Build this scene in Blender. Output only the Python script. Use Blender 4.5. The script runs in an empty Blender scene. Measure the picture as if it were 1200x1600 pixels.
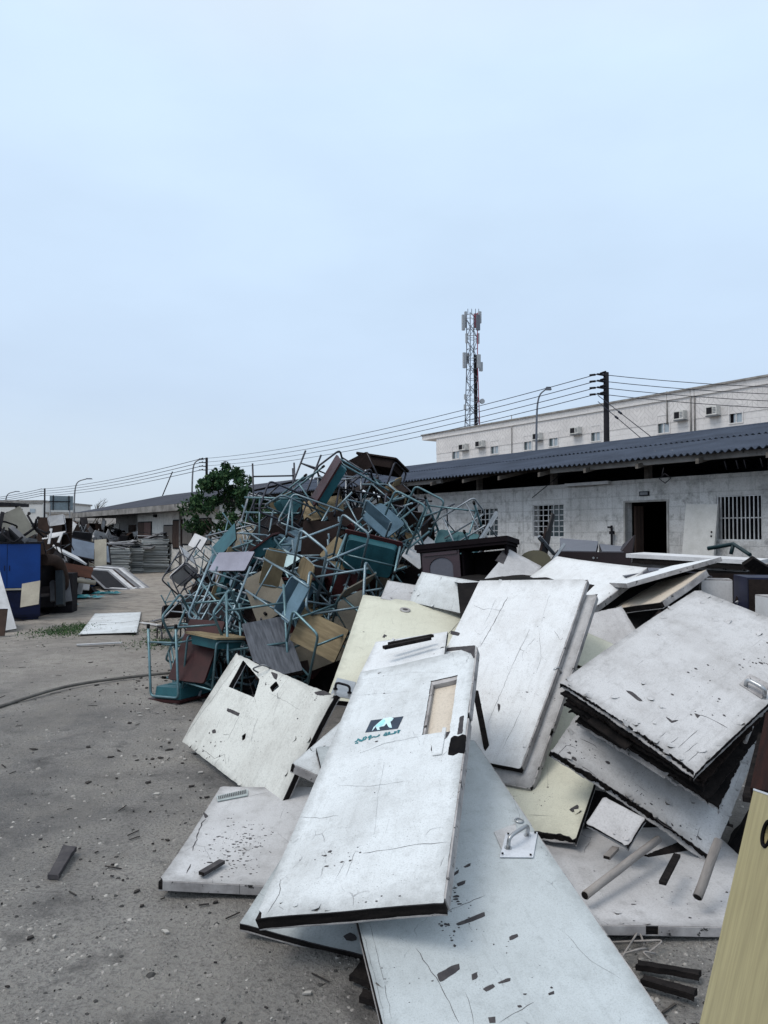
import bpy, bmesh, math, random
from mathutils import Vector, Matrix, Quaternion, noise
from mathutils.geometry import tessellate_polygon

# ------------------------------------------------------------------ camera, sky, sun, exposure
SC = bpy.context.scene
PITCH = math.atan(32 / 1200)
EYE = Vector((0, 0, 1.6))
cam_data = bpy.data.cameras.new('camera')
cam_data.sensor_fit = 'VERTICAL'; cam_data.sensor_height = 24; cam_data.lens = 18.0
cam_data.clip_start = 0.05; cam_data.clip_end = 3000
cam = bpy.data.objects.new('camera', cam_data)
cam.location = EYE; cam.rotation_euler = (math.pi / 2 + PITCH, 0, 0)
SC.collection.objects.link(cam); SC.camera = cam
SC.render.resolution_x = 768; SC.render.resolution_y = 1024
SC.cycles.max_bounces = 5; SC.cycles.diffuse_bounces = 2; SC.cycles.glossy_bounces = 2

SUN_EL, SUN_AZ = math.radians(58), math.radians(-120)      # overcast: high broad sun behind the photographer's left
w = bpy.data.worlds.new('World'); SC.world = w; w.use_nodes = True
wn, wl = w.node_tree.nodes, w.node_tree.links
wn.clear()
sky = wn.new('ShaderNodeTexSky'); sky.sky_type = 'NISHITA'; sky.sun_disc = False
sky.sun_elevation = SUN_EL; sky.sun_rotation = SUN_AZ; sky.dust_density = 4.0
b1 = wn.new('ShaderNodeBackground'); b1.inputs[1].default_value = 0.05
wl.new(sky.outputs[0], b1.inputs[0])
tc = wn.new('ShaderNodeTexCoord'); sep = wn.new('ShaderNodeSeparateXYZ')
wl.new(tc.outputs['Generated'], sep.inputs[0])
cn = wn.new('ShaderNodeTexNoise'); cn.inputs['Scale'].default_value = 1.9; cn.inputs['Detail'].default_value = 6
wl.new(tc.outputs['Generated'], cn.inputs[0])
ma = wn.new('ShaderNodeMath'); ma.operation = 'MULTIPLY_ADD'; ma.inputs[1].default_value = 0.20
wl.new(cn.outputs[0], ma.inputs[0]); wl.new(sep.outputs[2], ma.inputs[2])
cr = wn.new('ShaderNodeValToRGB')
wl.new(ma.outputs[0], cr.inputs[0])
el = cr.color_ramp.elements
el[0].position = 0.05; el[0].color = (.59, .68, .775, 1)
el[1].position = 0.26; el[1].color = (.535, .65, .805, 1)
for p, c in ((.45, (.59, .73, .885, 1)), (.64, (.66, .82, .965, 1)), (.82, (.82, .88, .93, 1))):
    e = el.new(p); e.color = c
b2 = wn.new('ShaderNodeBackground'); b2.inputs[1].default_value = 0.93
hz = wn.new('ShaderNodeTexNoise'); hz.inputs['Scale'].default_value = 3.2; hz.inputs['Detail'].default_value = 7
mpz = wn.new('ShaderNodeMapping'); mpz.inputs['Scale'].default_value = (1, 1, 2.6); wl.new(tc.outputs['Generated'], mpz.inputs[0]); wl.new(mpz.outputs[0], hz.inputs[0])
hr = wn.new('ShaderNodeMapRange'); hr.inputs[1].default_value = .3; hr.inputs[2].default_value = .7; hr.inputs[3].default_value = .955; hr.inputs[4].default_value = 1.045; wl.new(hz.outputs[0], hr.inputs[0])
hm = wn.new('ShaderNodeVectorMath'); hm.operation = 'SCALE'; wl.new(cr.outputs[0], hm.inputs[0]); wl.new(hr.outputs[0], hm.inputs['Scale'])
wl.new(hm.outputs[0], b2.inputs[0])
ad = wn.new('ShaderNodeAddShader'); out = wn.new('ShaderNodeOutputWorld')
wl.new(b1.outputs[0], ad.inputs[0]); wl.new(b2.outputs[0], ad.inputs[1]); wl.new(ad.outputs[0], out.inputs[0])

sd = bpy.data.lights.new('sun', 'SUN'); sd.energy = 1.3; sd.angle = math.radians(25); sd.color = (1, .95, .88)
so = bpy.data.objects.new('sun', sd); SC.collection.objects.link(so)
sdir = Vector((math.sin(SUN_AZ) * math.cos(SUN_EL), math.cos(SUN_AZ) * math.cos(SUN_EL), math.sin(SUN_EL)))
so.rotation_euler = sdir.to_track_quat('Z', 'Y').to_euler()
SC.view_settings.view_transform = 'Standard'; SC.view_settings.look = 'None'
SC.view_settings.exposure = 0.0; SC.view_settings.gamma = 1.0

# ------------------------------------------------------------------ projection helpers (surveying the photo)
_F = 1200.0
def ray(px, py):
    x, y, z = (px - 600) / _F, 1.0, -(py - 800) / _F
    c, s = math.cos(PITCH), math.sin(PITCH)
    v = Vector((x, c * y - s * z, s * y + c * z))
    return v / v.y
def at(px, py, Y): return EYE + ray(px, py) * Y
def on_ground(px, py, z=0.0):
    r = ray(px, py); return EYE + r * ((z - EYE.z) / r.z)

# ------------------------------------------------------------------ object helpers
COL = SC.collection
def tag(o, label=None, cat=None, group=None, kind=None):
    if label: o['label'] = label
    if cat: o['category'] = cat
    if group: o['group'] = group
    if kind: o['kind'] = kind
    return o
def empty(name, loc=(0, 0, 0), rot=None):
    o = bpy.data.objects.new(name, None); o.empty_display_size = .1
    COL.objects.link(o)
    m = Matrix.Translation(Vector(loc))
    if rot is not None: m = m @ (rot.to_4x4() if isinstance(rot, (Matrix,)) else rot.to_matrix().to_4x4())
    o.matrix_world = m
    return o
def thing(name, label, cat, loc=(0, 0, 0), rot=None, group=None):
    return tag(empty(name, loc, rot), label, cat, group)
def dup(root, loc, rot, label=None, group=None, scale=1.0):
    r = root.copy(); COL.objects.link(r)
    r.matrix_world = Matrix.Translation(Vector(loc)) @ rot.to_matrix().to_4x4() @ Matrix.Scale(scale, 4)
    if label: r['label'] = label
    if group: r['group'] = group
    for ch in root.children:
        c = ch.copy(); COL.objects.link(c); c.parent = r
        for g in ch.children:
            d = g.copy(); COL.objects.link(d); d.parent = c
    return r

class MB:
    """collects polygons and links them as one mesh object"""
    def __init__(s): s.v = []; s.f = []; s.mi = []; s.sm = []
    def add(s, vs, fs, mi=0, M=None, smooth=False):
        n = len(s.v)
        for p in vs: s.v.append(tuple(M @ Vector(p)) if M is not None else tuple(p))
        for f in fs: s.f.append([i + n for i in f]); s.mi.append(mi); s.sm.append(smooth)
        return s
    def box(s, c, d, mi=0, M=None, taper=1.0):
        x, y, z = d[0] / 2, d[1] / 2, d[2] / 2; t = taper
        vs = [(-x, -y, -z), (x, -y, -z), (x, y, -z), (-x, y, -z), (-x * t, -y * t, z), (x * t, -y * t, z), (x * t, y * t, z), (-x * t, y * t, z)]
        vs = [(a + c[0], b + c[1], e + c[2]) for a, b, e in vs]
        return s.add(vs, [(3, 2, 1, 0), (4, 5, 6, 7), (0, 1, 5, 4), (1, 2, 6, 5), (2, 3, 7, 6), (3, 0, 4, 7)], mi, M)
    def quad(s, a, b, c, d, mi=0, M=None): return s.add([a, b, c, d], [(0, 1, 2, 3)], mi, M)
    def tube(s, pts, r, n=8, mi=0, M=None, cap=True, r2=None):
        P = [Vector(p) for p in pts]; k = len(P)
        t0 = (P[1] - P[0]).normalized()
        u = t0.orthogonal().normalized(); vs = []
        for i in range(k):
            t = (P[min(i + 1, k - 1)] - P[max(i - 1, 0)]).normalized()
            u = (u - t * u.dot(t))
            u = u.normalized() if u.length > 1e-6 else t.orthogonal().normalized()
            w_ = t.cross(u); rr = r if r2 is None else r + (r2 - r) * i / (k - 1)
            for j in range(n):
                a = 2 * math.pi * j / n
                vs.append(P[i] + (u * math.cos(a) + w_ * math.sin(a)) * rr)
        fs = [(i * n + j, i * n + (j + 1) % n, (i + 1) * n + (j + 1) % n, (i + 1) * n + j) for i in range(k - 1) for j in range(n)]
        s.add(vs, fs, mi, M, True)
        if cap:
            m = len(s.v) - len(vs)
            s.f.append([m + j for j in range(n)][::-1]); s.mi.append(mi); s.sm.append(False)
            s.f.append([m + (k - 1) * n + j for j in range(n)]); s.mi.append(mi); s.sm.append(False)
        return s
    def prism(s, outer, z0, z1, mi=0, side=None, M=None, holes=(), bottom=True):
        """flat polygon (with holes) given thickness along z"""
        loops = [[Vector((p[0], p[1], 0)) for p in l] for l in [outer] + list(holes)]
        tris = tessellate_polygon(loops); flat = [p for l in loops for p in l]; n = len(flat)
        def up(t):
            a, b, c = (flat[i] for i in t)
            return t if (b - a).cross(c - a).z > 0 else (t[0], t[2], t[1])
        tris = [up(t) for t in tris]
        s.add([(p.x, p.y, z1) for p in flat], tris, mi, M)
        if bottom: s.add([(p.x, p.y, z0) for p in flat], [t[::-1] for t in tris], side if side is not None else mi, M)
        for li, l in enumerate(loops):
            k = len(l); ar = sum(l[i].x * l[(i + 1) % k].y - l[(i + 1) % k].x * l[i].y for i in range(k))
            vs = [(p.x, p.y, z0) for p in l] + [(p.x, p.y, z1) for p in l]
            fs = [(i, (i + 1) % k, k + (i + 1) % k, k + i) for i in range(k)]
            if (ar < 0) != (li > 0): fs = [f[::-1] for f in fs]
            s.add(vs, fs, side if side is not None else mi, M)
        return s
    def build(s, name, mats, parent=None):
        me = bpy.data.meshes.new(name); me.from_pydata(s.v, [], s.f)
        if not isinstance(mats, (list, tuple)): mats = [mats]
        for m in mats: me.materials.append(m)
        me.polygons.foreach_set('material_index', s.mi); me.polygons.foreach_set('use_smooth', s.sm)
        me.update()
        o = bpy.data.objects.new(name, me); COL.objects.link(o)
        if parent is not None: o.parent = parent
        return o

def fillet(pts, rad, n=4, closed=False):
    P = [Vector(p) for p in pts]; out_ = []; k = len(P)
    for i in range(k):
        if not closed and i in (0, k - 1): out_.append(P[i]); continue
        a, b, c = P[i - 1], P[i], P[(i + 1) % k]
        d1 = min(rad, (a - b).length * .45); d2 = min(rad, (c - b).length * .45)
        p, q = b + (a - b).normalized() * d1, b + (c - b).normalized() * d2
        for j in range(n + 1):
            t = j / n; out_.append(p * (1 - t) ** 2 + b * 2 * t * (1 - t) + q * t * t)
    if closed: out_.append(out_[0].copy())
    return out_
def ragged(pts, amps, step, rnd, rough=.5):
    """outline whose edges wander; amps gives one inward amplitude per edge"""
    out_ = []; k = len(pts)
    for i in range(k):
        a, b = Vector(pts[i][:2]), Vector(pts[(i + 1) % k][:2]); e = b - a; L = e.length
        nrm = Vector((-e.y, e.x)) / L; amp = amps[i % len(amps)]
        m = max(1, int(L / step)) if amp > 0 else 1
        sd = rnd.random() * 100
        deep = 0.0
        for j in range(m):
            t = j / m + (rnd.uniform(-.45, .45) / m if j else 0)
            P = t * L
            low = noise.noise(Vector((P * 3, sd, 0))) * .5 + .5; midn = noise.noise(Vector((P * 14, sd, 3))) * .5 + .5
            deep = deep * .55 + (rnd.uniform(.3, .9) if rnd.random() < .07 else 0)
            d = amp * ((1 - rough) * low + rough * (.55 * midn + .30 * rnd.random() ** 2 + .5 * deep)) if j else amp * .3 * rnd.random()
            out_.append(a + e * t + nrm * d)
    return out_

# ------------------------------------------------------------------ materials
def newmat(name):
    m = bpy.data.materials.new(name); m.use_nodes = True
    nt = m.node_tree; bs = nt.nodes['Principled BSDF']; return m, nt, bs
def _n(nt, t, **kw):
    nd = nt.nodes.new(t)
    for k, v in kw.items():
        if k in nd.inputs: nd.inputs[k].default_value = v
        else: setattr(nd, k, v)
    return nd
def _mix(nt, fac, a, b, mode='MIX'):
    m = nt.nodes.new('ShaderNodeMix'); m.data_type = 'RGBA'; m.blend_type = mode
    for sck, v in ((0, fac), (6, a), (7, b)):
        if hasattr(v, 'links'): nt.links.new(v, m.inputs[sck])
        elif isinstance(v, (int, float)): m.inputs[sck].default_value = v
        else: m.inputs[sck].default_value = (*v[:3], 1)
    return m.outputs[2]
def _ramp(nt, src, p0, p1):
    r = nt.nodes.new('ShaderNodeMapRange'); r.inputs[1].default_value = p0; r.inputs[2].default_value = p1
    nt.links.new(src, r.inputs[0]); return r.outputs[0]
def _math(nt, op, a, b):
    m = nt.nodes.new('ShaderNodeMath'); m.operation = op
    for i, v in enumerate((a, b)):
        if hasattr(v, 'links'): nt.links.new(v, m.inputs[i])
        else: m.inputs[i].default_value = v
    return m.outputs[0]
def _coords(nt, stretch=(1, 1, 1), offset=True, world=False):
    """object (or world-placed) coordinates, shifted by a random amount per object so repeats differ"""
    if world:
        src = nt.nodes.new('ShaderNodeNewGeometry').outputs['Position']
    else: src = nt.nodes.new('ShaderNodeTexCoord').outputs['Object']
    mp = nt.nodes.new('ShaderNodeMapping'); mp.inputs['Scale'].default_value = stretch
    nt.links.new(src, mp.inputs[0])
    if offset:
        oi = nt.nodes.new('ShaderNodeObjectInfo'); mu = nt.nodes.new('ShaderNodeVectorMath'); mu.operation = 'SCALE'
        cb = nt.nodes.new('ShaderNodeCombineXYZ')
        for i in range(3): nt.links.new(oi.outputs['Random'], cb.inputs[i])
        nt.links.new(cb.outputs[0], mu.inputs[0]); mu.inputs['Scale'].default_value = 37.0
        nt.links.new(mu.outputs[0], mp.inputs['Location'])
    return mp.outputs[0]
def _noise(nt, co, scale, detail=5, rough=.6):
    t = _n(nt, 'ShaderNodeTexNoise'); t.inputs['Scale'].default_value = scale; t.inputs['Detail'].default_value = detail
    t.inputs['Roughness'].default_value = rough; nt.links.new(co, t.inputs['Vector']); return t.outputs[0]
def _bump(nt, bs, h, strength, dist=.01):
    b = nt.nodes.new('ShaderNodeBump'); b.inputs['Strength'].default_value = strength; b.inputs['Distance'].default_value = dist
    nt.links.new(h, b.inputs['Height']); nt.links.new(b.outputs[0], bs.inputs['Normal'])
def worn(name, col, col2=None, rough=.7, metal=0., scale=6, fine=70, spots=None, spot_at=.68, rand=.25, bump=.25, stretch=(1, 1, 1)):
    """painted / wooden / metal surface with stains, fine grain and optional spots of another colour"""
    m, nt, bs = newmat(name); co = _coords(nt, stretch)
    col2 = col2 or tuple(c * .6 for c in col)
    a = _noise(nt, co, scale); f = _noise(nt, co, fine, 3)
    c = _mix(nt, _ramp(nt, a, .35, .72), col, col2)
    c = _mix(nt, _math(nt, 'MULTIPLY', _ramp(nt, f, .45, .75), .35), c, tuple(x * .55 for x in col))
    if spots:
        sp = _noise(nt, co, scale * 2.3, 6, .7)
        c = _mix(nt, _ramp(nt, sp, spot_at, spot_at + .03), c, spots)
    if rand:
        oi = nt.nodes.new('ShaderNodeObjectInfo')
        hs = nt.nodes.new('ShaderNodeHueSaturation'); nt.links.new(c, hs.inputs['Color'])
        mr = nt.nodes.new('ShaderNodeMapRange'); mr.inputs[3].default_value = 1 - rand; mr.inputs[4].default_value = 1 + rand
        nt.links.new(oi.outputs['Random'], mr.inputs[0]); nt.links.new(mr.outputs[0], hs.inputs['Value']); c = hs.outputs[0]
    nt.links.new(c, bs.inputs['Base Color'])
    bs.inputs['Roughness'].default_value = rough; bs.inputs['Metallic'].default_value = metal
    bs.inputs['Specular IOR Level'].default_value = .5 if rough < .5 else (.25 if rough < .68 else .08)
    if bump: _bump(nt, bs, f, bump, .004)
    return m
def door_paint(name, col, stain, chips=.70, crack=1.0, grime=1.0):
    """old white gloss paint on a plywood door: stains, hairline cracks, chips down to dark board, speckle"""
    m, nt, bs = newmat(name); co0 = _coords(nt)
    oi = nt.nodes.new('ShaderNodeObjectInfo'); vs_ = nt.nodes.new('ShaderNodeVectorMath'); vs_.operation = 'SCALE'; nt.links.new(co0, vs_.inputs[0])
    mrs = nt.nodes.new('ShaderNodeMapRange'); mrs.inputs[3].default_value = .6; mrs.inputs[4].default_value = 1.5; nt.links.new(oi.outputs['Random'], mrs.inputs[0]); nt.links.new(mrs.outputs[0], vs_.inputs['Scale']); co = vs_.outputs[0]
    big = _noise(nt, co, 2.0, 8, .68)
    c = _mix(nt, _math(nt, 'MULTIPLY', _ramp(nt, big, .44, .76), .62 * grime), col, stain)
    st = _noise(nt, _coords(nt, (14, 1.3, 1)), 2.0, 4)
    c = _mix(nt, _math(nt, 'MULTIPLY', _ramp(nt, st, .56, .80), .22 * grime), c, tuple(x * .62 for x in stain))
    md = _noise(nt, co, 13, 7, .72)
    c = _mix(nt, _math(nt, 'MULTIPLY', _ramp(nt, md, .52, .76), .34 * grime), c, tuple(x * .60 for x in stain))
    fine = _noise(nt, co, 130, 4, .7)
    c = _mix(nt, _math(nt, 'MULTIPLY', _ramp(nt, fine, .48, .74), .42), c, tuple(x * .5 for x in stain))
    # fine lengthwise scratches and crackle of the paint film
    sc1 = _noise(nt, _coords(nt, (150, 5, 1)), 1.0, 3, .7); sc2 = _noise(nt, _coords(nt, (9, 160, 1)), 1.0, 3, .7)
    gate2 = _ramp(nt, _noise(nt, co, 3.1, 4), .46, .62)
    c = _mix(nt, _math(nt, 'MULTIPLY', _math(nt, 'MULTIPLY', _ramp(nt, sc1, .62, .72), gate2), .40 * grime), c, tuple(x * .55 for x in stain))
    c = _mix(nt, _math(nt, 'MULTIPLY', _math(nt, 'MULTIPLY', _ramp(nt, sc2, .66, .74), gate2), .28 * grime), c, tuple(x * .6 for x in stain))
    # dirt worked in along the edges of the leaf
    gsep = nt.nodes.new('ShaderNodeSeparateXYZ'); nt.links.new(nt.nodes.new('ShaderNodeTexCoord').outputs['Generated'], gsep.inputs[0])
    ex = _math(nt, 'MINIMUM', gsep.outputs[0], _math(nt, 'SUBTRACT', 1.0, gsep.outputs[0])); ey = _math(nt, 'MINIMUM', gsep.outputs[1], _math(nt, 'SUBTRACT', 1.0, gsep.outputs[1]))
    eg = _math(nt, 'ADD', _math(nt, 'MINIMUM', ex, ey), _math(nt, 'MULTIPLY', _math(nt, 'SUBTRACT', _noise(nt, co, 8, 6, .7), .5), .22))
    c = _mix(nt, _math(nt, 'MULTIPLY', _ramp(nt, eg, .06, -.02), .6 * grime), c, tuple(x * .55 for x in stain))
    # hairline cracks
    warp = _n(nt, 'ShaderNodeTexNoise'); warp.inputs['Scale'].default_value = 5; warp.inputs['Detail'].default_value = 4
    nt.links.new(co, warp.inputs['Vector'])
    wv = nt.nodes.new('ShaderNodeVectorMath'); wv.operation = 'SCALE'; wv.inputs['Scale'].default_value = .12
    nt.links.new(warp.outputs[1], wv.inputs[0])
    av = nt.nodes.new('ShaderNodeVectorMath'); av.operation = 'ADD'; nt.links.new(_coords(nt, (1.7, .8, 1)), av.inputs[0]); nt.links.new(wv.outputs[0], av.inputs[1])
    vo = _n(nt, 'ShaderNodeTexVoronoi'); vo.feature = 'DISTANCE_TO_EDGE'; vo.inputs['Scale'].default_value = 1.7
    nt.links.new(av.outputs[0], vo.inputs['Vector'])
    line = _ramp(nt, vo.outputs[0], .0045, .001); gate = _ramp(nt, _noise(nt, co, 4.5, 3), .54, .62)
    c = _mix(nt, _math(nt, 'MULTIPLY', _math(nt, 'MULTIPLY', line, gate), .8 * crack), c, (.05, .05, .055))
    ch = _noise(nt, co, 7.5, 8, .72); chip = _ramp(nt, ch, chips, chips + .012)
    c = _mix(nt, chip, c, (.075, .072, .075))
    sp = _n(nt, 'ShaderNodeTexVoronoi'); sp.inputs['Scale'].default_value = 55; nt.links.new(co, sp.inputs['Vector'])
    spk = _math(nt, 'MULTIPLY', _ramp(nt, sp.outputs[0], .16, .10), _ramp(nt, _noise(nt, co, 6, 3), .55, .62))
    c = _mix(nt, _math(nt, 'MULTIPLY', spk, .75), c, (.06, .06, .06))
    nt.links.new(c, bs.inputs['Base Color']); bs.inputs['Roughness'].default_value = .62; bs.inputs['Specular IOR Level'].default_value = .25
    h = _math(nt, 'SUBTRACT', _math(nt, 'MULTIPLY', _noise(nt, co, 9, 4), 1.2), _math(nt, 'ADD', chip, _math(nt, 'MULTIPLY', line, gate)))
    _bump(nt, bs, _math(nt, 'ADD', h, _math(nt, 'MULTIPLY', fine, .25)), .45, .004)
    return m

RND = random.Random(7)
# ------------------------------------------------------------------ ground
def ground_height(x, y):
    d = math.hypot(x, y)
    k = max(0, min(1, 1.4 - d / 40))
    return k * (.035 * noise.noise(Vector((x * .45, y * .45, 1))) + .016 * noise.noise(Vector((x * 1.7, y * 1.7, 5))) + .007 * noise.noise(Vector((x * 6, y * 6, 9)))) - .012 * k
def axis_steps(a, b, fine0, fine1, step, growth):
    xs = []; x = fine0
    while x < fine1: xs.append(x); x += step
    s, x = step, fine1
    while x < b: xs.append(x); s *= growth; x += s
    xs.append(b); s, x = step, fine0 - step
    while x > a: xs.insert(0, x); s *= growth; x -= s
    xs.insert(0, a); return xs
gx = axis_steps(-1500, 1500, -4.0, 3.0, .07, 1.10); gy = axis_steps(-200, 2600, 1.0, 9.0, .07, 1.09)
g = MB(); nx = len(gx)
g.add([(x, y, ground_height(x, y)) for y in gy for x in gx], [(j * nx + i, j * nx + i + 1, (j + 1) * nx + i + 1, (j + 1) * nx + i) for j in range(len(gy) - 1) for i in range(nx - 1)], 0, None, True)
m, nt, bs = newmat('packed_sand'); co = _coords(nt, offset=False, world=True)
big = _noise(nt, co, .55, 6, .6); mid = _noise(nt, co, 3.2, 6, .65); fin = _noise(nt, co, 60, 5, .75)
c = _mix(nt, _ramp(nt, big, .42, .60), (.44, .418, .39), (.21, .202, .195))
c = _mix(nt, _math(nt, 'MULTIPLY', _ramp(nt, mid, .48, .72), .55), c, (.37, .345, .31))
c = _mix(nt, _math(nt, 'MULTIPLY', _ramp(nt, mid, .45, .30), .8), c, (.10, .096, .093))
c = _mix(nt, _math(nt, 'MULTIPLY', _ramp(nt, fin, .47, .64), .72), c, (.115, .110, .106))
vo = _n(nt, 'ShaderNodeTexVoronoi'); vo.inputs['Scale'].default_value = 34; nt.links.new(co, vo.inputs['Vector'])
peb = _math(nt, 'MULTIPLY', _ramp(nt, vo.outputs[0], .26, .16), _ramp(nt, _noise(nt, co, 9, 3), .50, .60))
c = _mix(nt, _math(nt, 'MULTIPLY', peb, .6), c, (.36, .35, .33))
vo2 = _n(nt, 'ShaderNodeTexVoronoi'); vo2.inputs['Scale'].default_value = 90; nt.links.new(co, vo2.inputs['Vector'])
c = _mix(nt, _math(nt, 'MULTIPLY', _ramp(nt, vo2.outputs[0], .25, .12), .35), c, (.30, .29, .28))
trk = _noise(nt, _coords(nt, (1.1, .16, 1), False, True), 1.6, 5)
c = _mix(nt, _math(nt, 'MULTIPLY', _ramp(nt, trk, .50, .70), .5), c, (.36, .335, .30))
c = _mix(nt, _math(nt, 'MULTIPLY', _ramp(nt, trk, .42, .28), .5), c, (.16, .151, .144))
# the trodden track beyond the heap is paler and sandier
sx = nt.nodes.new('ShaderNodeSeparateXYZ'); nt.links.new(co, sx.inputs[0])
far = _math(nt, 'MULTIPLY', _ramp(nt, _math(nt, 'ADD', sx.outputs[1], _math(nt, 'MULTIPLY', mid, 6)), 9, 17), .75)
c = _mix(nt, far, c, _mix(nt, _ramp(nt, mid, .42, .62), (.46, .41, .355), (.24, .215, .19)))
nt.links.new(c, bs.inputs['Base Color']); bs.inputs['Roughness'].default_value = .92
_bump(nt, bs, _math(nt, 'ADD', _math(nt, 'ADD', _math(nt, 'MULTIPLY', fin, 1.6), mid), peb), 1.0, .03)
tag(g.build('ground', m), kind='structure')

# gravel, chips and twigs nobody could count
st_m = worn('pebble', (.36, .345, .32), (.18, .172, .165), .9, rand=.0, scale=2.2, bump=.4)
st_d = worn('dark_pebble', (.07, .068, .066), (.04, .04, .04), .9, rand=0, scale=3)
st_l = worn('pale_pebble', (.44, .425, .395), (.28, .27, .255), .9, rand=0, scale=3)
tw_m = worn('twig', (.035, .032, .032), (.06, .055, .05), .9, rand=0)
gr = MB(); r = random.Random(3)
def pebble(mb, p, s, mi, flat=.6):
    R = Matrix.Translation(p) @ Matrix.Rotation(r.uniform(0, 6.28), 4, 'Z')
    a = [(s * r.uniform(.7, 1.2) * math.cos(t) * 1.2, s * r.uniform(.7, 1.2) * math.sin(t), 0) for t in (0, 1.05, 2.1, 3.14, 4.2, 5.2)]
    top = [(q[0] * .55, q[1] * .55, s * flat * r.uniform(.6, 1)) for q in a]
    mb.add(a + top, [(i, (i + 1) % 6, 6 + (i + 1) % 6, 6 + i) for i in range(6)] + [tuple(range(6, 12))], mi, R)
for i in range(22000):
    y = 1.9 + 12 * r.random() ** 1.9; x = r.uniform(-.62, .5) * y * (1 if y < 9 else .8)
    if y > 5.5 and x > -.22 * y: continue
    n_ = noise.noise(Vector((x * .9, y * .9, 3)))
    if r.random() > .42 + 1.0 * n_: continue
    s = .0025 + .0075 * r.random() ** 4 + (.011 * r.random() if r.random() < .012 else 0)
    pebble(gr, Vector((x, y, ground_height(x, y) - s * .15)), s * (1 + y / 14), 1 if r.random() < .10 else (2 if r.random() < .35 else 0))
tag(gr.build('gravel', [st_m, st_l, st_d]), 'loose pebbles strewn over the packed sand', kind='stuff')
lt = MB()
for i in range(330):
    y = 1.9 + 11 * r.random() ** 1.6; x = r.uniform(-.6, .42) * y
    if y > 5.5 and x > -.24 * y: continue
    L = (.012 + .075 * r.random() ** 2.2) * (.7 + y / 9); a = r.gauss(.5, .7)
    M_ = Matrix.Translation((x, y, ground_height(x, y) + .008)) @ Matrix.Rotation(a, 4, 'Z')
    if r.random() < .55: lt.box((0, 0, 0), (L, .004 + .005 * r.random(), .004), 0, M_)
    else: lt.prism([(-L * .3, -L * .1), (L * .2, -L * .15), (L * .3, L * .06), (-L * .06, L * .12)], -.004, .002, 1 if r.random() < .45 else 0, None, M_)
for i in range(300):       # crumbs and flakes gathering round the heaps
    q_ = r.choice(((-1.15, 3.6), (-1.5, 5.6), (-2.2, 7.4), (-2.6, 8.6), (-1.0, 4.6), (-3.4, 11.5), (-4.0, 14)))
    x, y = q_[0] + r.gauss(0, .28), q_[1] + r.gauss(0, .45); L = (.005 + .032 * r.random() ** 3) * (.8 + y / 8)
    M_ = Matrix.Translation((x, y, ground_height(x, y) + .006)) @ Matrix.Rotation(r.uniform(0, 6.28), 4, 'Z')
    lt.prism([(-L * .5, -L * .2), (L * .4, -L * .3), (L * .5, L * .15), (-L * .1, L * .3)], -.004, .003, 1 if r.random() < .3 else 0, None, M_)
tag(lt.build('litter', [tw_m, st_l]), 'splinters and flakes of broken board on the sand', kind='stuff')

# ------------------------------------------------------------------ the row of buildings: r runs right along the wall, v away from the camera
ROT = Matrix.Rotation(math.atan2(-.827, .562), 4, 'Z')
RV, NV = Vector((.562, -.827, 0)), Vector((.827, .562, 0))
def W(r_, v, z): return RV * r_ + NV * v + Vector((0, 0, z))
def on_v(px, py, v):
    d = ray(px, py); P = EYE + d * (v / (d.x * NV.x + d.y * NV.y)); return P
def rz(px, py, v): P = on_v(px, py, v); return P.x * RV.x + P.y * RV.y, P.z
def rects(px0, py0, px1, py1, v):
    a = rz(px0, py0, v); b = rz(px1, py1, v)
    return a[0], min(b[1], a[1]), b[0], max(a[1], b[1])
def wall_mesh(mb, r0, r1, z0, z1, v0, v1, holes, mi=0):
    xs = sorted({r0, r1, *[h[0] for h in holes], *[h[2] for h in holes]}); zs = sorted({z0, z1, *[h[1] for h in holes], *[h[3] for h in holes]})
    solid = lambda i, j: 0 <= i < len(xs) - 1 and 0 <= j < len(zs) - 1 and not any(h[0] <= (xs[i] + xs[i + 1]) / 2 <= h[2] and h[1] <= (zs[j] + zs[j + 1]) / 2 <= h[3] for h in holes)
    for i in range(len(xs) - 1):
        for j in range(len(zs) - 1):
            if not solid(i, j): continue
            a, b, c_, d = xs[i], xs[i + 1], zs[j], zs[j + 1]
            mb.quad((a, v0, c_), (b, v0, c_), (b, v0, d), (a, v0, d), mi); mb.quad((b, v1, c_), (a, v1, c_), (a, v1, d), (b, v1, d), mi)
            if not solid(i - 1, j): mb.quad((a, v1, c_), (a, v0, c_), (a, v0, d), (a, v1, d), mi)
            if not solid(i + 1, j): mb.quad((b, v0, c_), (b, v1, c_), (b, v1, d), (b, v0, d), mi)
            if not solid(i, j - 1): mb.quad((a, v1, c_), (b, v1, c_), (b, v0, c_), (a, v0, c_), mi)
            if not solid(i, j + 1): mb.quad((a, v0, d), (b, v0, d), (b, v1, d), (a, v1, d), mi)

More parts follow.
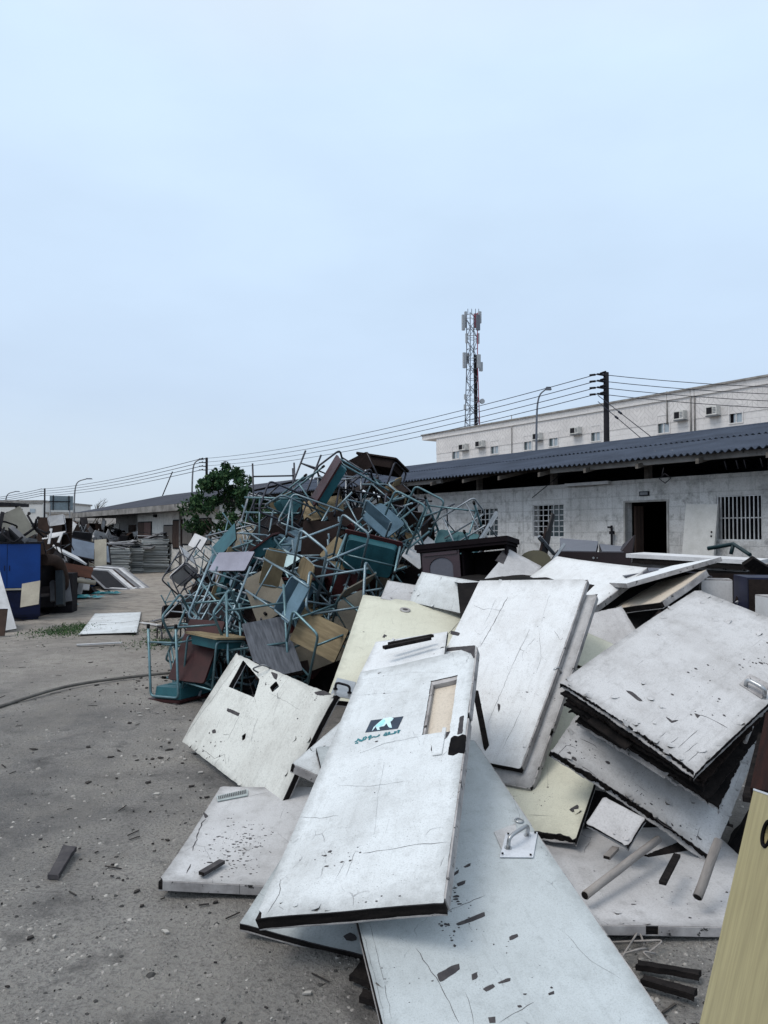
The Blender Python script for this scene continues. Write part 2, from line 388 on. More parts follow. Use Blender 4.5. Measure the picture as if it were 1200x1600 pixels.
def block_wall(name, col, dirt, bw, bh, mortar, line=.35, stain=1.0):
    m, nt, bs = newmat(name); tcn = nt.nodes.new('ShaderNodeTexCoord')
    sp = nt.nodes.new('ShaderNodeSeparateXYZ'); nt.links.new(tcn.outputs['Object'], sp.inputs[0])
    cb = nt.nodes.new('ShaderNodeCombineXYZ'); nt.links.new(sp.outputs[0], cb.inputs[0]); nt.links.new(sp.outputs[2], cb.inputs[1])
    co = tcn.outputs['Object']
    br = _n(nt, 'ShaderNodeTexBrick'); br.inputs['Scale'].default_value = 1; br.inputs['Brick Width'].default_value = bw; br.inputs['Row Height'].default_value = bh
    br.inputs['Mortar Size'].default_value = mortar; br.inputs['Color1'].default_value = (1, 1, 1, 1); br.inputs['Color2'].default_value = (.86, .86, .86, 1); br.inputs['Mortar'].default_value = (.3, .3, .3, 1)
    nt.links.new(cb.outputs[0], br.inputs['Vector'])
    a = _noise(nt, co, .9, 6, .65); b = _noise(nt, co, 6, 7, .72); f = _noise(nt, co, 45, 4, .7)
    c = _mix(nt, _math(nt, 'MULTIPLY', _ramp(nt, a, .42, .70), .8 * stain), col, dirt)
    c = _mix(nt, _math(nt, 'MULTIPLY', _ramp(nt, b, .50, .70), .8 * stain), c, tuple(x * .55 for x in dirt))
    c = _mix(nt, _math(nt, 'MULTIPLY', _ramp(nt, f, .5, .72), .5), c, tuple(x * .4 for x in dirt))
    run = _noise(nt, _coords(nt, (7, 7, .35), False), 1.3, 4)
    c = _mix(nt, _math(nt, 'MULTIPLY', _ramp(nt, run, .55, .74), .45 * stain), c, tuple(x * .5 for x in dirt))
    c = _mix(nt, line, c, br.outputs[0], 'MULTIPLY')
    nt.links.new(c, bs.inputs['Base Color']); bs.inputs['Roughness'].default_value = .9
    _bump(nt, bs, _math(nt, 'ADD', _math(nt, 'MULTIPLY', br.outputs[1], -.7), _math(nt, 'ADD', b, _math(nt, 'MULTIPLY', f, .5))), .6, .02)
    return m
m_block = block_wall('whitewashed_block', (.62, .62, .615), (.36, .355, .345), .40, .20, .009, .22)
m_render = block_wall('old_cream_render', (.66, .65, .62), (.42, .41, .39), 3.0, 3.0, .0, .0, .7)
m_conc = worn('stained_concrete', (.30, .29, .28), (.12, .115, .11), .95, rand=0, scale=2.2, spots=(.05, .05, .05), spot_at=.62, bump=.5)
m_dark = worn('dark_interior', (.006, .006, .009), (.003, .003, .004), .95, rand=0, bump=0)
m_roof = worn('grey_fibre_cement', (.066, .082, .115), (.038, .047, .066), .8, rand=0, scale=1.4, spots=(.17, .175, .19), spot_at=.67, bump=.4)
m_roof2 = worn('dark_roof_felt', (.060, .064, .080), (.040, .043, .055), .9, rand=0, scale=1.0, bump=.4)
m_timber = worn('grey_timber', (.16, .145, .13), (.07, .062, .056), .9, rand=0, scale=5, stretch=(1, 1, 6), bump=.6)
m_brownwood = worn('brown_door_wood', (.085, .058, .048), (.04, .028, .024), .8, rand=0, scale=4, stretch=(5, 5, .8))
m_wframe = worn('white_metal', (.62, .63, .64), (.40, .40, .40), .5, rand=0)
m_glass_d, _nt, _b = newmat('dusty_glass'); _b.inputs['Base Color'].default_value = (.06, .085, .095, 1); _b.inputs['Roughness'].default_value = .18
m_pole = worn('dark_pole', (.012, .012, .015), (.022, .022, .026), .7, rand=0)
m_galv = worn('galvanised_steel', (.20, .21, .225), (.12, .125, .135), .5, .4, rand=0)
m_wire = worn('cable_black', (.035, .04, .055), (.02, .02, .03), .7, rand=0, bump=0)

def in_row(name, label, cat, group=None): return thing(name, label, cat, (0, 0, 0), ROT.to_3x3(), group)

# near warehouse ----------------------------------------------------
wh = in_row('warehouse', 'long low whitewashed block warehouse under a grey corrugated roof', 'warehouse')
V0 = 10.4; RL, RR = -22.8, -3.2
wA = rects(738, 795, 778, 838, V0); wB = rects(832, 789, 881, 839.5, V0); wD = rects(1119, 775, 1191, 845, V0)
dr = rects(975, 783, 1046, 940, V0); door_hole = (dr[0], 0.0, dr[2], dr[3])
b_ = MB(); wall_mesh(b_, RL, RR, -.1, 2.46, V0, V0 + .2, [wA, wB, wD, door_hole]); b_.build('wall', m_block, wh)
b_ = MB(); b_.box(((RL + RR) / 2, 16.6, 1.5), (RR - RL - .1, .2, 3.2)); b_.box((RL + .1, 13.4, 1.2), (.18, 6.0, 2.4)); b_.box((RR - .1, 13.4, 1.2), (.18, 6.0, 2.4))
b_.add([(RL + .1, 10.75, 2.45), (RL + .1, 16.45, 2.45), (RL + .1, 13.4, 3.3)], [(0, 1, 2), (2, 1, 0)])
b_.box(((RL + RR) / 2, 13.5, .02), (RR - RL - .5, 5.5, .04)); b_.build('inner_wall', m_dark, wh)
b_ = MB()
def wave_course(mb, ra, rb, va, za, vb, zb, lift, pitch=.105, amp=.020):
    n_ = int((rb - ra) / pitch * 6); vs = []; 
    for i in range(n_ + 1):
        x = ra + (rb - ra) * i / n_; dz = amp * math.sin(x / pitch * 2 * math.pi) + lift
        jit = .012 * noise.noise(Vector((x * .8, va, 2)))
        vs += [(x, va + jit, za + dz + jit), (x, vb, zb + dz)]
    mb.add(vs, [(2 * i, 2 * i + 2, 2 * i + 3, 2 * i + 1) for i in range(n_)], 0, None, True)
    mb.add([(x, y, z - .008) for x, y, z in vs], [(2 * i + 1, 2 * i + 3, 2 * i + 2, 2 * i) for i in range(n_)], 0, None, True)
    e = [(vs[2 * i]) for i in range(n_ + 1)]; e2 = [(x, y, z - .008) for x, y, z in e]
    mb.add(e + e2, [(i, n_ + 1 + i, n_ + 2 + i, i + 1) for i in range(n_)])
wave_course(b_, RL - .5, RR, 9.70, 2.72, 11.75, 3.16, 0); wave_course(b_, RL - .5, RR, 11.55, 3.12, 13.40, 3.52, .022); wave_course(b_, RL - .5, RR, 17.1, 2.72, 13.40, 3.52, 0)
b_.build('roof', m_roof, wh)
b_ = MB(); b_.tube([(RL - .5, 13.4, 3.53), (RR, 13.4, 3.53)], .05, 6); b_.build('ridge_cap', m_roof, wh)
b_ = MB(); rF = rz(861, 730, 9.85)[0]; rG = rz(690, 745, 9.85)[0]; rH = rz(604, 745, 9.85)[0]
b_.box(((rF + RR) / 2, 9.86, 2.665), (RR - rF, .06, .085)); b_.build('fascia', m_conc, wh); b_ = MB(); b_.box(((rG + rH) / 2, 9.86, 2.655), (rG - rH, .06, .08)); b_.build('fascia', m_conc, wh)
b_ = MB(); k = 0; x = RL + .6
while x < RR: b_.box((x, V0 + .1, 2.60), (.07, .12, .276)); x += 2.05
b_.box(((RL + RR) / 2, V0 + .1, 2.79), (RR - RL, .14, .1)); b_.build('eave_post', m_timber, wh)
b_ = MB(); x = RL
while x < RR:
    b_.add([(x, 9.72, 2.64), (x + .05, 9.72, 2.64), (x + .05, 13.3, 3.42), (x, 13.3, 3.42), (x, 9.72, 2.57), (x + .05, 9.72, 2.57), (x + .05, 13.3, 3.34), (x, 13.3, 3.34)], [(3, 2, 1, 0), (4, 5, 6, 7), (0, 1, 5, 4), (1, 2, 6, 5), (2, 3, 7, 6), (3, 0, 4, 7)]); x += 1.02
b_.build('rafter', m_timber, wh)
b_ = MB(); rT0, rT1 = rz(888, 755, V0)[0], rz(955, 753, V0)[0]; b_.box(((rT0 + rT1) / 2, V0 - .05, 2.44), (rT1 - rT0, .09, .05)); b_.build('lamp_batten', m_wframe, wh)
b_ = MB(); q = rects(1000, 768, 1015, 774.5, V0); b_.box(((q[0] + q[2]) / 2, V0 - .012, (q[1] + q[3]) / 2), (q[2] - q[0], .02, q[3] - q[1])); b_.box(((q[0] + q[2]) / 2, V0 - .024, (q[1] + q[3]) / 2), (q[2] - q[0] - .04, .006, q[3] - q[1] - .03), 1); b_.build('door_plate', [m_pole, m_galv], wh)
def grille(nm, q, nv, nh, bars_only=False):
    fr = MB(); w_, h_ = q[2] - q[0], q[3] - q[1]; cx, cz = (q[0] + q[2]) / 2, (q[1] + q[3]) / 2
    t = .018
    for s in (-1, 1):
        fr.box((cx + s * (w_ / 2 - t / 2), V0 + .03, cz), (t, .03, h_)); fr.box((cx, V0 + .03, cz + s * (h_ / 2 - t / 2)), (w_ - 2 * t, .03, t))
    f_ = fr.build('window', m_wframe, wh)
    br_ = MB()
    for i in range(1, nv): br_.box((q[0] + w_ * i / nv, V0 + .02, cz), (.014, .012, h_ - 2 * t))
    for j in range(1, nh): br_.box((cx, V0 + .033, q[1] + h_ * j / nh), (w_ - 2 * t, .012, .014))
    br_.build('grille', m_wframe, f_)
    gl = MB()
    if bars_only:
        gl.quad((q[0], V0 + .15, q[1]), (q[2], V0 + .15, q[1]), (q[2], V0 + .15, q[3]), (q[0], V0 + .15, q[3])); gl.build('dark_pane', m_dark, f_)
    else:
        gl.box((cx + w_ * .24, V0 + .10, cz), (w_ * .5, .01, h_)); gl.build('pane', m_glass_d, f_)
    return f_
grille('a', wA, 6, 5); grille('b', wB, 6, 6); grille('d', wD, 11, 2, True)
b_ = MB(); b_.box((dr[0] + .012, V0 + .02, dr[3] / 2), (.03, .07, dr[3])); b_.box((dr[2] - .012, V0 + .02, dr[3] / 2), (.03, .07, dr[3])); b_.box(((dr[0] + dr[2]) / 2, V0 + .02, dr[3] - .012), (dr[2] - dr[0] - .06, .07, .03)); b_.build('door_frame', worn('pale_door_frame', (.40, .395, .38), (.22, .21, .20), .8, rand=0), wh)
b_ = MB(); b_.box((dr[0] + .05, V0 + .31, 1.03), (.04, .20, 2.02)); b_.build('open_door', m_brownwood, wh)
b_ = MB(); pts = [W(0, 0, 0) for _ in range(0)]
q = [rz(1023, 742, V0 - .02), rz(1024, 745, V0 - .02)]
a1, a2 = rz(1041, 723, 9.86), rz(1043, 740, 9.86)
b_.tube([(a1[0], 9.8, 2.56), (a1[0] - .03, 9.8, 2.46), (a2[0], 9.8, a2[1])], .009, 5)
cx_, cz_ = a2[0], a2[1] - .075
b_.tube([(cx_, 9.8, cz_ + .075), (cx_ + .1, 9.8, cz_), (cx_, 9.8, cz_ - .07), (cx_ - .1, 9.8, cz_), (cx_, 9.8, cz_ + .075)], .008, 5); b_.build('hanging_wire_loop', m_pole, wh)
b_ = MB(); s0, s1 = rz(829, 778, 10.3), rz(887, 738, 10.3); b_.tube([(s0[0], 10.34, s0[1]), (s1[0], 10.2, s1[1])], .008, 5)
for px in (1132, 1150, 1162, 1188):
    q = rz(px, 712, 9.8); b_.tube([(q[0], 9.8, 2.58), (q[0] + .03, 9.8, 2.46)], .008, 5)
b_.build('loose_cable', m_pole, wh)
b_ = MB(); s0, s1 = rz(955, 850, 10.35), rz(955, 821, 10.35); b_.tube([(s0[0], 10.36, .2), (s1[0], 10.36, s1[1])], .018, 6); b_.box((s1[0] + .03, 10.33, s1[1] - .12), (.08, .04, .05)); b_.box((s1[0] - .03, 10.34, s1[1] - .03), (.05, .04, .03)); b_.build('stand_pipe', m_pole, wh)

# white door leaf leaning on the warehouse wall between doorway and barred window
q = rects(1062, 788, 1112, 862, 10.25)
ld = thing('door_leaf', 'plain white door leaf leaning against the warehouse wall beside the dark doorway', 'door', W((q[0] + q[2]) / 2, 10.12, 0), ROT.to_3x3())
lw = q[2] - q[0]
b_ = MB(); Mx = Matrix.Rotation(-.10, 4, 'X') @ Matrix.Rotation(.035, 4, 'Y'); b_.box((0, 0, 1.02), (lw, .04, 2.02), 0, Mx)
b_.build('leaf', worn('leaf_white', (.60, .60, .585), (.47, .47, .45), .6, rand=0), ld)
b_ = MB(); b_.tube([(lw / 2 - .06, -.022, 1.62), (lw / 2 - .06, -.028, 1.62)], .014, 8, 0, Mx); b_.tube([(lw / 2 - .06, -.022, 1.56), (lw / 2 - .06, -.028, 1.56)], .014, 8, 0, Mx); b_.build('lock_hole', m_dark, ld)

# second low building along the row -----------------------------------
sb = in_row('outbuilding', 'low cream outbuilding with boarded openings beyond the dark green tree', 'building')
L2, R2 = -45.0, -25.6
ops = [rects(257, 823, 285, 852, V0), rects(306, 826, 335, 872, V0), rects(272, 815, 286, 860, V0)]
b_ = MB()
P1 = rz(215, 830, V0)[0]
wall_mesh(b_, P1, R2, -.1, 2.62, V0, V0 + .25, []); b_.box((R2 - .12, V0 + 3.3, 1.2), (.2, 6.0, 2.6)); b_.build('wall', m_render, sb)
b_ = MB(); wall_mesh(b_, L2 + 1.2, P1, -.1, 2.6, V0 + 1.3, V0 + 1.5, []); b_.box((P1 + .1, V0 + .8, 1.25), (.18, 1.0, 2.6)); b_.box((L2 + 1.3, V0 + 4, 1.2), (.2, 5.2, 2.5)); b_.build('porch_wall', block_wall('grey_render', (.42, .42, .42), (.28, .28, .28), 3, 3, 0, 0, .8), sb)
b_ = MB()
zf, zr = 2.66, 3.62
b_.add([(L2, 9.6, zf), (R2 + .4, 9.6, zf), (R2 + .4, 13.6, zr), (L2 + 4.0, 13.6, zr), (L2, 17.6, zf), (R2 + .4, 17.6, zf)], [(0, 1, 2, 3), (0, 3, 4), (3, 2, 5, 4)]); b_.build('roof', m_roof2, sb)
b_ = MB(); b_.box(((L2 + R2 + .4) / 2, 9.62, zf - .13), (R2 + .4 - L2, .1, .24)); b_.box((L2 + .05, 13.6, zf - .13), (.1, 7.9, .24)); b_.box(((L2 + R2) / 2, 10.0, zf - .20), (R2 - L2, .7, .05)); b_.build('fascia', m_conc, sb)
def boarded(px0, py0, px1, py1, cols, nm, v=V0):
    q = rects(px0, py0, px1, py1, v); n_ = len(cols); w_ = (q[2] - q[0]) / n_
    fr = MB(); fr.box(((q[0] + q[2]) / 2, v - .015, (q[1] + q[3]) / 2), (q[2] - q[0] + .1, .02, q[3] - q[1] + .1)); f_ = fr.build(nm, m_pole, sb)
    for i, c_ in enumerate(cols):
        p_ = MB(); p_.box((q[0] + w_ * (i + .5), v - .04, (q[1] + q[3]) / 2), (w_ - .03, .03, q[3] - q[1])); p_.build('board', c_, f_)
m_db, m_rb, m_gb = m_brownwood, worn('faded_red_board', (.17, .11, .10), (.10, .07, .06), .9, rand=0, stretch=(6, 6, .6)), worn('faded_grey_board', (.19, .17, .155), (.11, .10, .09), .9, rand=0, stretch=(6, 6, .6))
boarded(217, 817, 237, 840, [m_db, m_rb], 'window'); boarded(257, 822, 271, 848, [m_gb], 'shutter'); boarded(271.6, 814, 285, 856, [m_db], 'door'); boarded(287, 822, 302, 850, [m_gb, m_gb], 'shutter'); boarded(304, 812, 330, 850, [m_db, m_gb], 'shutter')
q = rects(202, 820, 212, 845, V0 + 1.3); b_ = MB(); b_.box(((q[0] + q[2]) / 2, V0 + 1.27, 1.0), (q[2] - q[0], .04, 2.0)); b_.build('porch_door', m_brownwood, sb)
q = rects(175, 816, 187, 832, V0 + 1.3); b_ = MB(); b_.box(((q[0] + q[2]) / 2, V0 + 1.27, 1.1), (q[2] - q[0], .04, 2.0)); b_.build('porch_door', m_render, sb)
b_ = MB(); q = rz(284, 790, V0); b_.tube([(q[0], V0 - .06, 0), (q[0], V0 - .06, 2.55)], .05, 6); b_.build('downpipe', m_conc, sb)
b_ = MB(); q = rz(244, 806, V0); b_.box((q[0], V0 - .05, q[1]), (.25, .1, .12)); b_.build('wall_vent', m_pole, sb)
ma_ = thing('roof_aerial', 'thin leaning aerial rod on the cream outbuilding roof', 'aerial', W(-40.4, 13.2, 3.55), None)
b_ = MB(); b_.tube([(0, 0, 0), (.5, .1, 1.3)], .03, 5); b_.build('rod', m_pole, ma_)

# two-storey stone building behind ------------------------------------
VB = 38.0
ub = in_row('hostel_building', 'long two storey pale stone building with air conditioners behind the corrugated roof', 'building')
m_stone = block_wall('pale_stone_courses', (.64, .63, .63), (.50, .49, .485), 1.6, .30, .02, .16, .45)
UL, UR = rz(682, 700, VB)[0], -8.0
wins = [(707, 698.5, 718, 716), (767, 690, 779, 708), (819, 682, 831, 702), (858, 676, 872, 696), (924, 666.5, 938, 688), (1028, 650.5, 1046, 675), (1140, 635, 1160, 659)]
holes = [rects(*wv_, VB) for wv_ in wins]
b_ = MB(); wall_mesh(b_, UL, UR, 0, 9.15, VB, VB + .3, holes); b_.box((UL + .16, VB + 7.3, 4.5), (.3, 14, 9.2)); b_.box(((UL + UR) / 2, VB + 14.4, 4.5), (UR - UL, .3, 9.2)); b_.box(((UL + UR) / 2, VB + 7.2, 9.0), (UR - UL - .4, 13.6, .2)); b_.build('wall', m_stone, ub)
m_frz, nt, bs = newmat('herringbone_stone')
tcn = nt.nodes.new('ShaderNodeTexCoord'); sp = nt.nodes.new('ShaderNodeSeparateXYZ'); nt.links.new(tcn.outputs['Object'], sp.inputs[0])
pp = _math(nt, 'PINGPONG', sp.outputs[0], .55)
cb = nt.nodes.new('ShaderNodeCombineXYZ'); nt.links.new(_math(nt, 'ADD', sp.outputs[2], pp), cb.inputs[1]); nt.links.new(sp.outputs[0], cb.inputs[0])
br = _n(nt, 'ShaderNodeTexBrick'); br.inputs['Scale'].default_value = 1; br.inputs['Brick Width'].default_value = .55; br.inputs['Row Height'].default_value = .30; br.inputs['Mortar Size'].default_value = .025
br.inputs['Color1'].default_value = (.62, .605, .60, 1); br.inputs['Color2'].default_value = (.57, .555, .555, 1); br.inputs['Mortar'].default_value = (.46, .45, .445, 1)
nt.links.new(cb.outputs[0], br.inputs['Vector'])
nt.links.new(_mix(nt, _math(nt, 'MULTIPLY', _ramp(nt, _noise(nt, tcn.outputs['Object'], .8, 5), .4, .7), .5), br.outputs[0], (.42, .41, .41)), bs.inputs['Base Color']); bs.inputs['Roughness'].default_value = .9
b_ = MB(); b_.box(((UL + UR) / 2, VB - .012, 8.45), (UR - UL, .02, 1.15)); b_.build('frieze', m_frz, ub)
b_ = MB(); b_.box(((UL - 1.2 + UR) / 2, VB + 6.9, 9.33), (UR - UL + 2.4, 14.0, .36)); b_.box(((UL - 1.2 + UR) / 2, VB + 6.9, 9.56), (UR - UL + 2.5, 14.2, .10), 1); b_.build('cornice', [m_stone, m_conc], ub)
m_curt = worn('grey_curtain', (.36, .42, .47), (.20, .245, .29), .6, rand=0, stretch=(9, 1, .3), bump=0)
for i, q in enumerate(holes):
    w_, h_ = q[2] - q[0], q[3] - q[1]; cx, cz = (q[0] + q[2]) / 2, (q[1] + q[3]) / 2
    f_ = MB()
    for s in (-1, 1): f_.box((cx + s * (w_ / 2 + .03), VB - .01, cz), (.06, .06, h_ + .12)); f_.box((cx, VB - .01, cz + s * (h_ / 2 + .03)), (w_, .06, .06))
    f_.box((cx, VB + .03, cz), (.05, .04, h_)); fo = f_.build('window', m_stone, ub)
    p_ = MB(); p_.box((cx + w_ * .14, VB + .06, cz), (w_ * .72, .02, h_)); p_.build('curtain_pane', m_curt, fo)
    p_ = MB(); p_.box((cx - w_ * .36, VB + .09, cz), (w_ * .28, .02, h_)); p_.build('dark_pane', m_glass_d if i != 6 else m_dark, fo)
for i, (px, y0, y1) in enumerate(((800.5, 650, 705), (1080, 607, 673), (1086, 606, 672), (1043, 612, 650))):
    a, b = rz(px, y0, VB), rz(px, y1, VB); p_ = MB(); p_.tube([(a[0], VB - .07, a[1]), (a[0], VB - .07, b[1] - .5)], .04 if i else .03, 5); p_.build('downpipe', m_conc, ub)
b_ = MB(); q0, q1 = rz(671, 718, VB), rz(682, 728, VB)
for i in range(7): x = q0[0] + (UL - q0[0]) * i / 6; b_.box((x, VB + 1, q1[1] - .2), (.05, .05, 1.6))
for z in (q0[1] - .1, q0[1] - .9): b_.box(((q0[0] + UL) / 2, VB + 1, z), (UL - q0[0], .05, .06))
b_.box(((q0[0] + UL) / 2, VB + 1.6, q1[1] - 1.4), (UL - q0[0] + .2, 2.0, .3)); b_.build('balcony_rail', m_pole, ub)
acs = [(721, 695, 734, 703), (747, 690, 760, 698), (837, 678, 850, 687), (895, 669, 911, 677.5), (1057, 644, 1076, 655), (1107, 637, 1128, 648)]
m_ac = worn('ac_casing', (.62, .62, .60), (.42, .42, .40), .6, rand=0)
aclab = ['window air conditioner left of all others on the stone building', 'yellowish window air conditioner between the two left windows of the stone building', 'window air conditioner just right of the tall lamp post', 'window air conditioner left of the black power pole', 'window air conditioner just right of the black power pole stays', 'window air conditioner nearest the right end of the stone building']
for i, a_ in enumerate(acs):
    q = rects(*a_, VB); w_, h_ = (q[2] - q[0]) * .82, q[3] - q[1]
    o = thing('air_conditioner', aclab[i], 'air conditioner', W((q[0] + q[2]) / 2, VB - .02, (q[1] + q[3]) / 2), ROT.to_3x3(), 'air conditioners on the stone building')
    b_ = MB(); b_.box((0, -.19, 0), (w_, .38, h_)); b_.build('casing', m_ac, o)
    b_ = MB(); b_.box((-w_ * .16, -.385, 0), (w_ * .5, .02, h_ * .72)); b_.build('coil_grille', m_pole, o)
    b_ = MB(); 
    for k in range(4): b_.box((w_ * .3, -.387, h_ * (-.25 + .17 * k)), (w_ * .28, .02, h_ * .07))
    b_.build('louvre', m_galv, o)
    b_ = MB(); b_.box((0, -.18, -h_ / 2 - .04), (w_ * 1.06, .36, .05)); b_.build('bracket', m_galv, o)

# telecom tower ---------------------------------------------------------
TY = 112.0
tb = at(738, 700, TY); top_z = at(738, 490, TY).z
tw = thing('telecom_tower', 'tall slim lattice telecom mast rising behind the stone building', 'mast', (tb.x, tb.y, 0), Matrix.Rotation(.35, 3, 'Z'))
m_ts = worn('tower_steel', (.13, .15, .18), (.09, .10, .13), .6, rand=0); m_tr = worn('tower_red', (.30, .06, .09), (.2, .05, .08), .6, rand=0); m_an = worn('antenna_grey', (.34, .37, .40), (.26, .28, .31), .6, rand=0)
def leg_at(z, i):
    h = 1.9 - .95 * min(1, z / (top_z * .78)); sx, sy = ((-1, -1), (1, -1), (1, 1), (-1, 1))[i]
    return Vector((sx * h * .62, sy * h * .62, z))
for i in range(4):
    b_ = MB(); b_.tube([leg_at(z, i) for z in (0, top_z * .78, top_z)], .075, 5); b_.build('leg', m_ts if i != 1 else m_tr, tw)
b_ = MB(); z = 0; k = 0
while z < top_z - 1.0:
    for i in range(4):
        a, b = (z, z + 1.5) if (i + k) % 2 else (z + 1.5, z)
        b_.tube([leg_at(a, i), leg_at(b, (i + 1) % 4)], .045, 4, 1 if (i == 1 and 14 < z < 24) else 0); b_.tube([leg_at(z, i), leg_at(z, (i + 1) % 4)], .04, 4)
    z += 1.5; k += 1
b_.build('bracing', [m_ts, m_tr], tw)
b_ = MB(); b_.box((.55, -.1, top_z * .42), (.45, .2, top_z * .80)); b_.build('cable_ladder', m_pole, tw)
def ant(px, y0, y1, wd, dy=0, mat=None):
    a, b = at(px, y0, TY + dy), at(px, y1, TY + dy); L = Matrix.Rotation(-.35, 4, 'Z')
    c_ = L @ (((a + b) / 2) - Vector((tb.x, tb.y, 0)))
    b_ = MB(); b_.box(c_, (wd, .35, a.z - b.z)); b_.tube([c_ + Vector((0, .2, (a.z - b.z) * .3)), Vector((0, 0, c_.z + (a.z - b.z) * .3))], .05, 4); b_.build('antenna', mat or m_an, tw)
ant(724, 492, 516, .42); ant(727.5, 487, 512, .3, .8); ant(749.5, 487, 505, .42); ant(747, 492, 516, .5, -.5, m_ts); ant(743, 490, 512, .4, 1, m_tr)
ant(729, 521, 536, .25); ant(747, 521, 537, .3); ant(725.5, 551, 575, .42); ant(731, 552, 568, .3, .8); ant(748, 554, 575, .5, -.4); ant(751.5, 566, 580, .45, .5)
ant(727, 616, 624, .25); ant(726.5, 632, 640, .25)
b_ = MB(); 
for px in (731, 737, 743, 748): a = at(px, 492, TY); q = Matrix.Rotation(-.35, 4, 'Z') @ (a - Vector((tb.x, tb.y, 0))); b_.tube([q, q + Vector((0, 0, .9))], .05, 4)
b_.build('lightning_rod', m_ts, tw)
c_ = Matrix.Rotation(-.35, 4, 'Z') @ (at(753.5, 627, TY) - Vector((tb.x, tb.y, 0)))
b_ = MB(); b_.tube([c_ + Vector((0, -.1, 0)), c_ + Vector((0, .15, 0))], .38, 12); b_.tube([c_, Vector((0, 0, c_.z))], .05, 4); b_.build('dish', m_an, tw)

# power poles, wires, lamp posts ----------------------------------------
poles = [at(947, 582, 24.6), at(323, 715, 52.0), at(70, 763, 88.0)]
plab = ['thick black power pole standing behind the corrugated roof', 'black power pole standing behind the dark green tree', 'far black power pole beside the billboard back']
arms = []
for i, p in enumerate(poles):
    o = thing('power_pole', plab[i], 'power pole', (p.x, p.y, 0), ROT.to_3x3(), 'power poles along the buildings')
    b_ = MB(); b_.tube([(0, 0, 0), (0, 0, p.z)], .105, 10, 0, None, True, .085); b_.build('pole', m_pole, o)
    b_ = MB(); hs = []
    for k in range(4):
        z = p.z - .10 - .21 * k * (1 if i == 0 else 1.2)
        b_.box((.0, -.2, z), (.06, .45, .05)); hs.append(z)
    b_.build('crossarm', m_pole, o)
    for k in range(4):
        for s in (-1, 1): MB().tube([(s * .10, -.40, hs[k]), (s * .32, -.40, hs[k] + .02)], .035, 6).build('insulator', m_pole, o)
    arms.append([Vector((p.x, p.y, 0)) + ROT.to_3x3() @ Vector((0, -.4, h)) for h in hs])
def wire(a, b, sag, label, rad=.014):
    b_ = MB(); L = b - a
    o = b_.tube([Vector((0, 0, 0)) + L * t - Vector((0, 0, sag * 4 * t * (1 - t))) for t in [i / 16 for i in range(17)]], rad, 4).build('power_cable', m_wire)
    o.location = a; tag(o, label, 'cable', 'overhead cables between the power poles')
ordn = ['topmost', 'second highest', 'third highest', 'lowest']
right_end = [at(1720, 580 + 8 + 12 * k, 25.5) for k in range(4)]; left_end = [at(-70, 783 + 2.2 * k, 112) for k in range(4)]
for k in range(4):
    wire(arms[0][k], arms[1][k], .45, f'{ordn[k]} cable from the thick black pole to the pole behind the tree', .013)
    wire(arms[1][k], arms[2][k], .35, f'{ordn[k]} thin cable from the pole behind the tree to the far pole', .022)
    wire(arms[2][k], left_end[k], .3, f'{ordn[k]} thin cable leaving the far pole by the billboard', .03)
    wire(arms[0][k], right_end[k], .45, f'{ordn[k]} cable running to the right from the thick black pole', .013)
for k, (pe, lab) in enumerate((((1032, 694), 'right stay wire bracing the thick black power pole'), ((1016, 697), 'left stay wire bracing the thick black power pole'))):
    a = arms[0][3] + Vector((0, 0, -.05 - .2 * k)); b = on_v(pe[0], pe[1], 19.0)
    b2 = a + (b - a) * 1.6
    b_ = MB(); L = b2 - a; b_.tube([Vector((0, 0, 0)), L], .012, 4); b_.tube([L * .22, L * .25], .035, 6); o = b_.build('stay_wire', m_wire); o.location = a; tag(o, lab, 'stay wire', 'stay wires of the thick black pole')
def lamp_post(px, pyh, head_px, Y, label, rad=.05):
    p = at(px, pyh, Y); h = at(head_px, pyh, Y); d = h - p; d.z = 0; L = d.length; d.normalize()
    o = thing('street_lamp', label, 'street lamp', (p.x, p.y, 0), Matrix.Rotation(math.atan2(d.y, d.x), 3, 'Z'), 'street lamps along the road behind')
    b_ = MB(); b_.tube(fillet([(0, 0, 0), (0, 0, p.z * .78), (L * .12, 0, p.z * .96), (L * .75, 0, p.z)], 1.2, 6), rad, 6, 0, None, True, rad * .6); b_.build('pole', m_galv if Y > 40 else m_ts, o)
    b_ = MB(); b_.box((L * .85, 0, p.z + .0), (L * .42, .22, .13), 0, None, .7); b_.build('lamp_head', m_ts, o)
lamp_post(837.5, 607, 860, 33, 'tall curved street lamp rising in front of the stone building'); lamp_post(300.5, 717.5, 317, 66, 'curved street lamp above the dark green tree', .09)
lamp_post(116.5, 748, 143, 88, 'curved street lamp right of the billboard back', .10); lamp_post(8.5, 768, 30, 118, 'farthest street lamp above the white flat roofed building', .12)

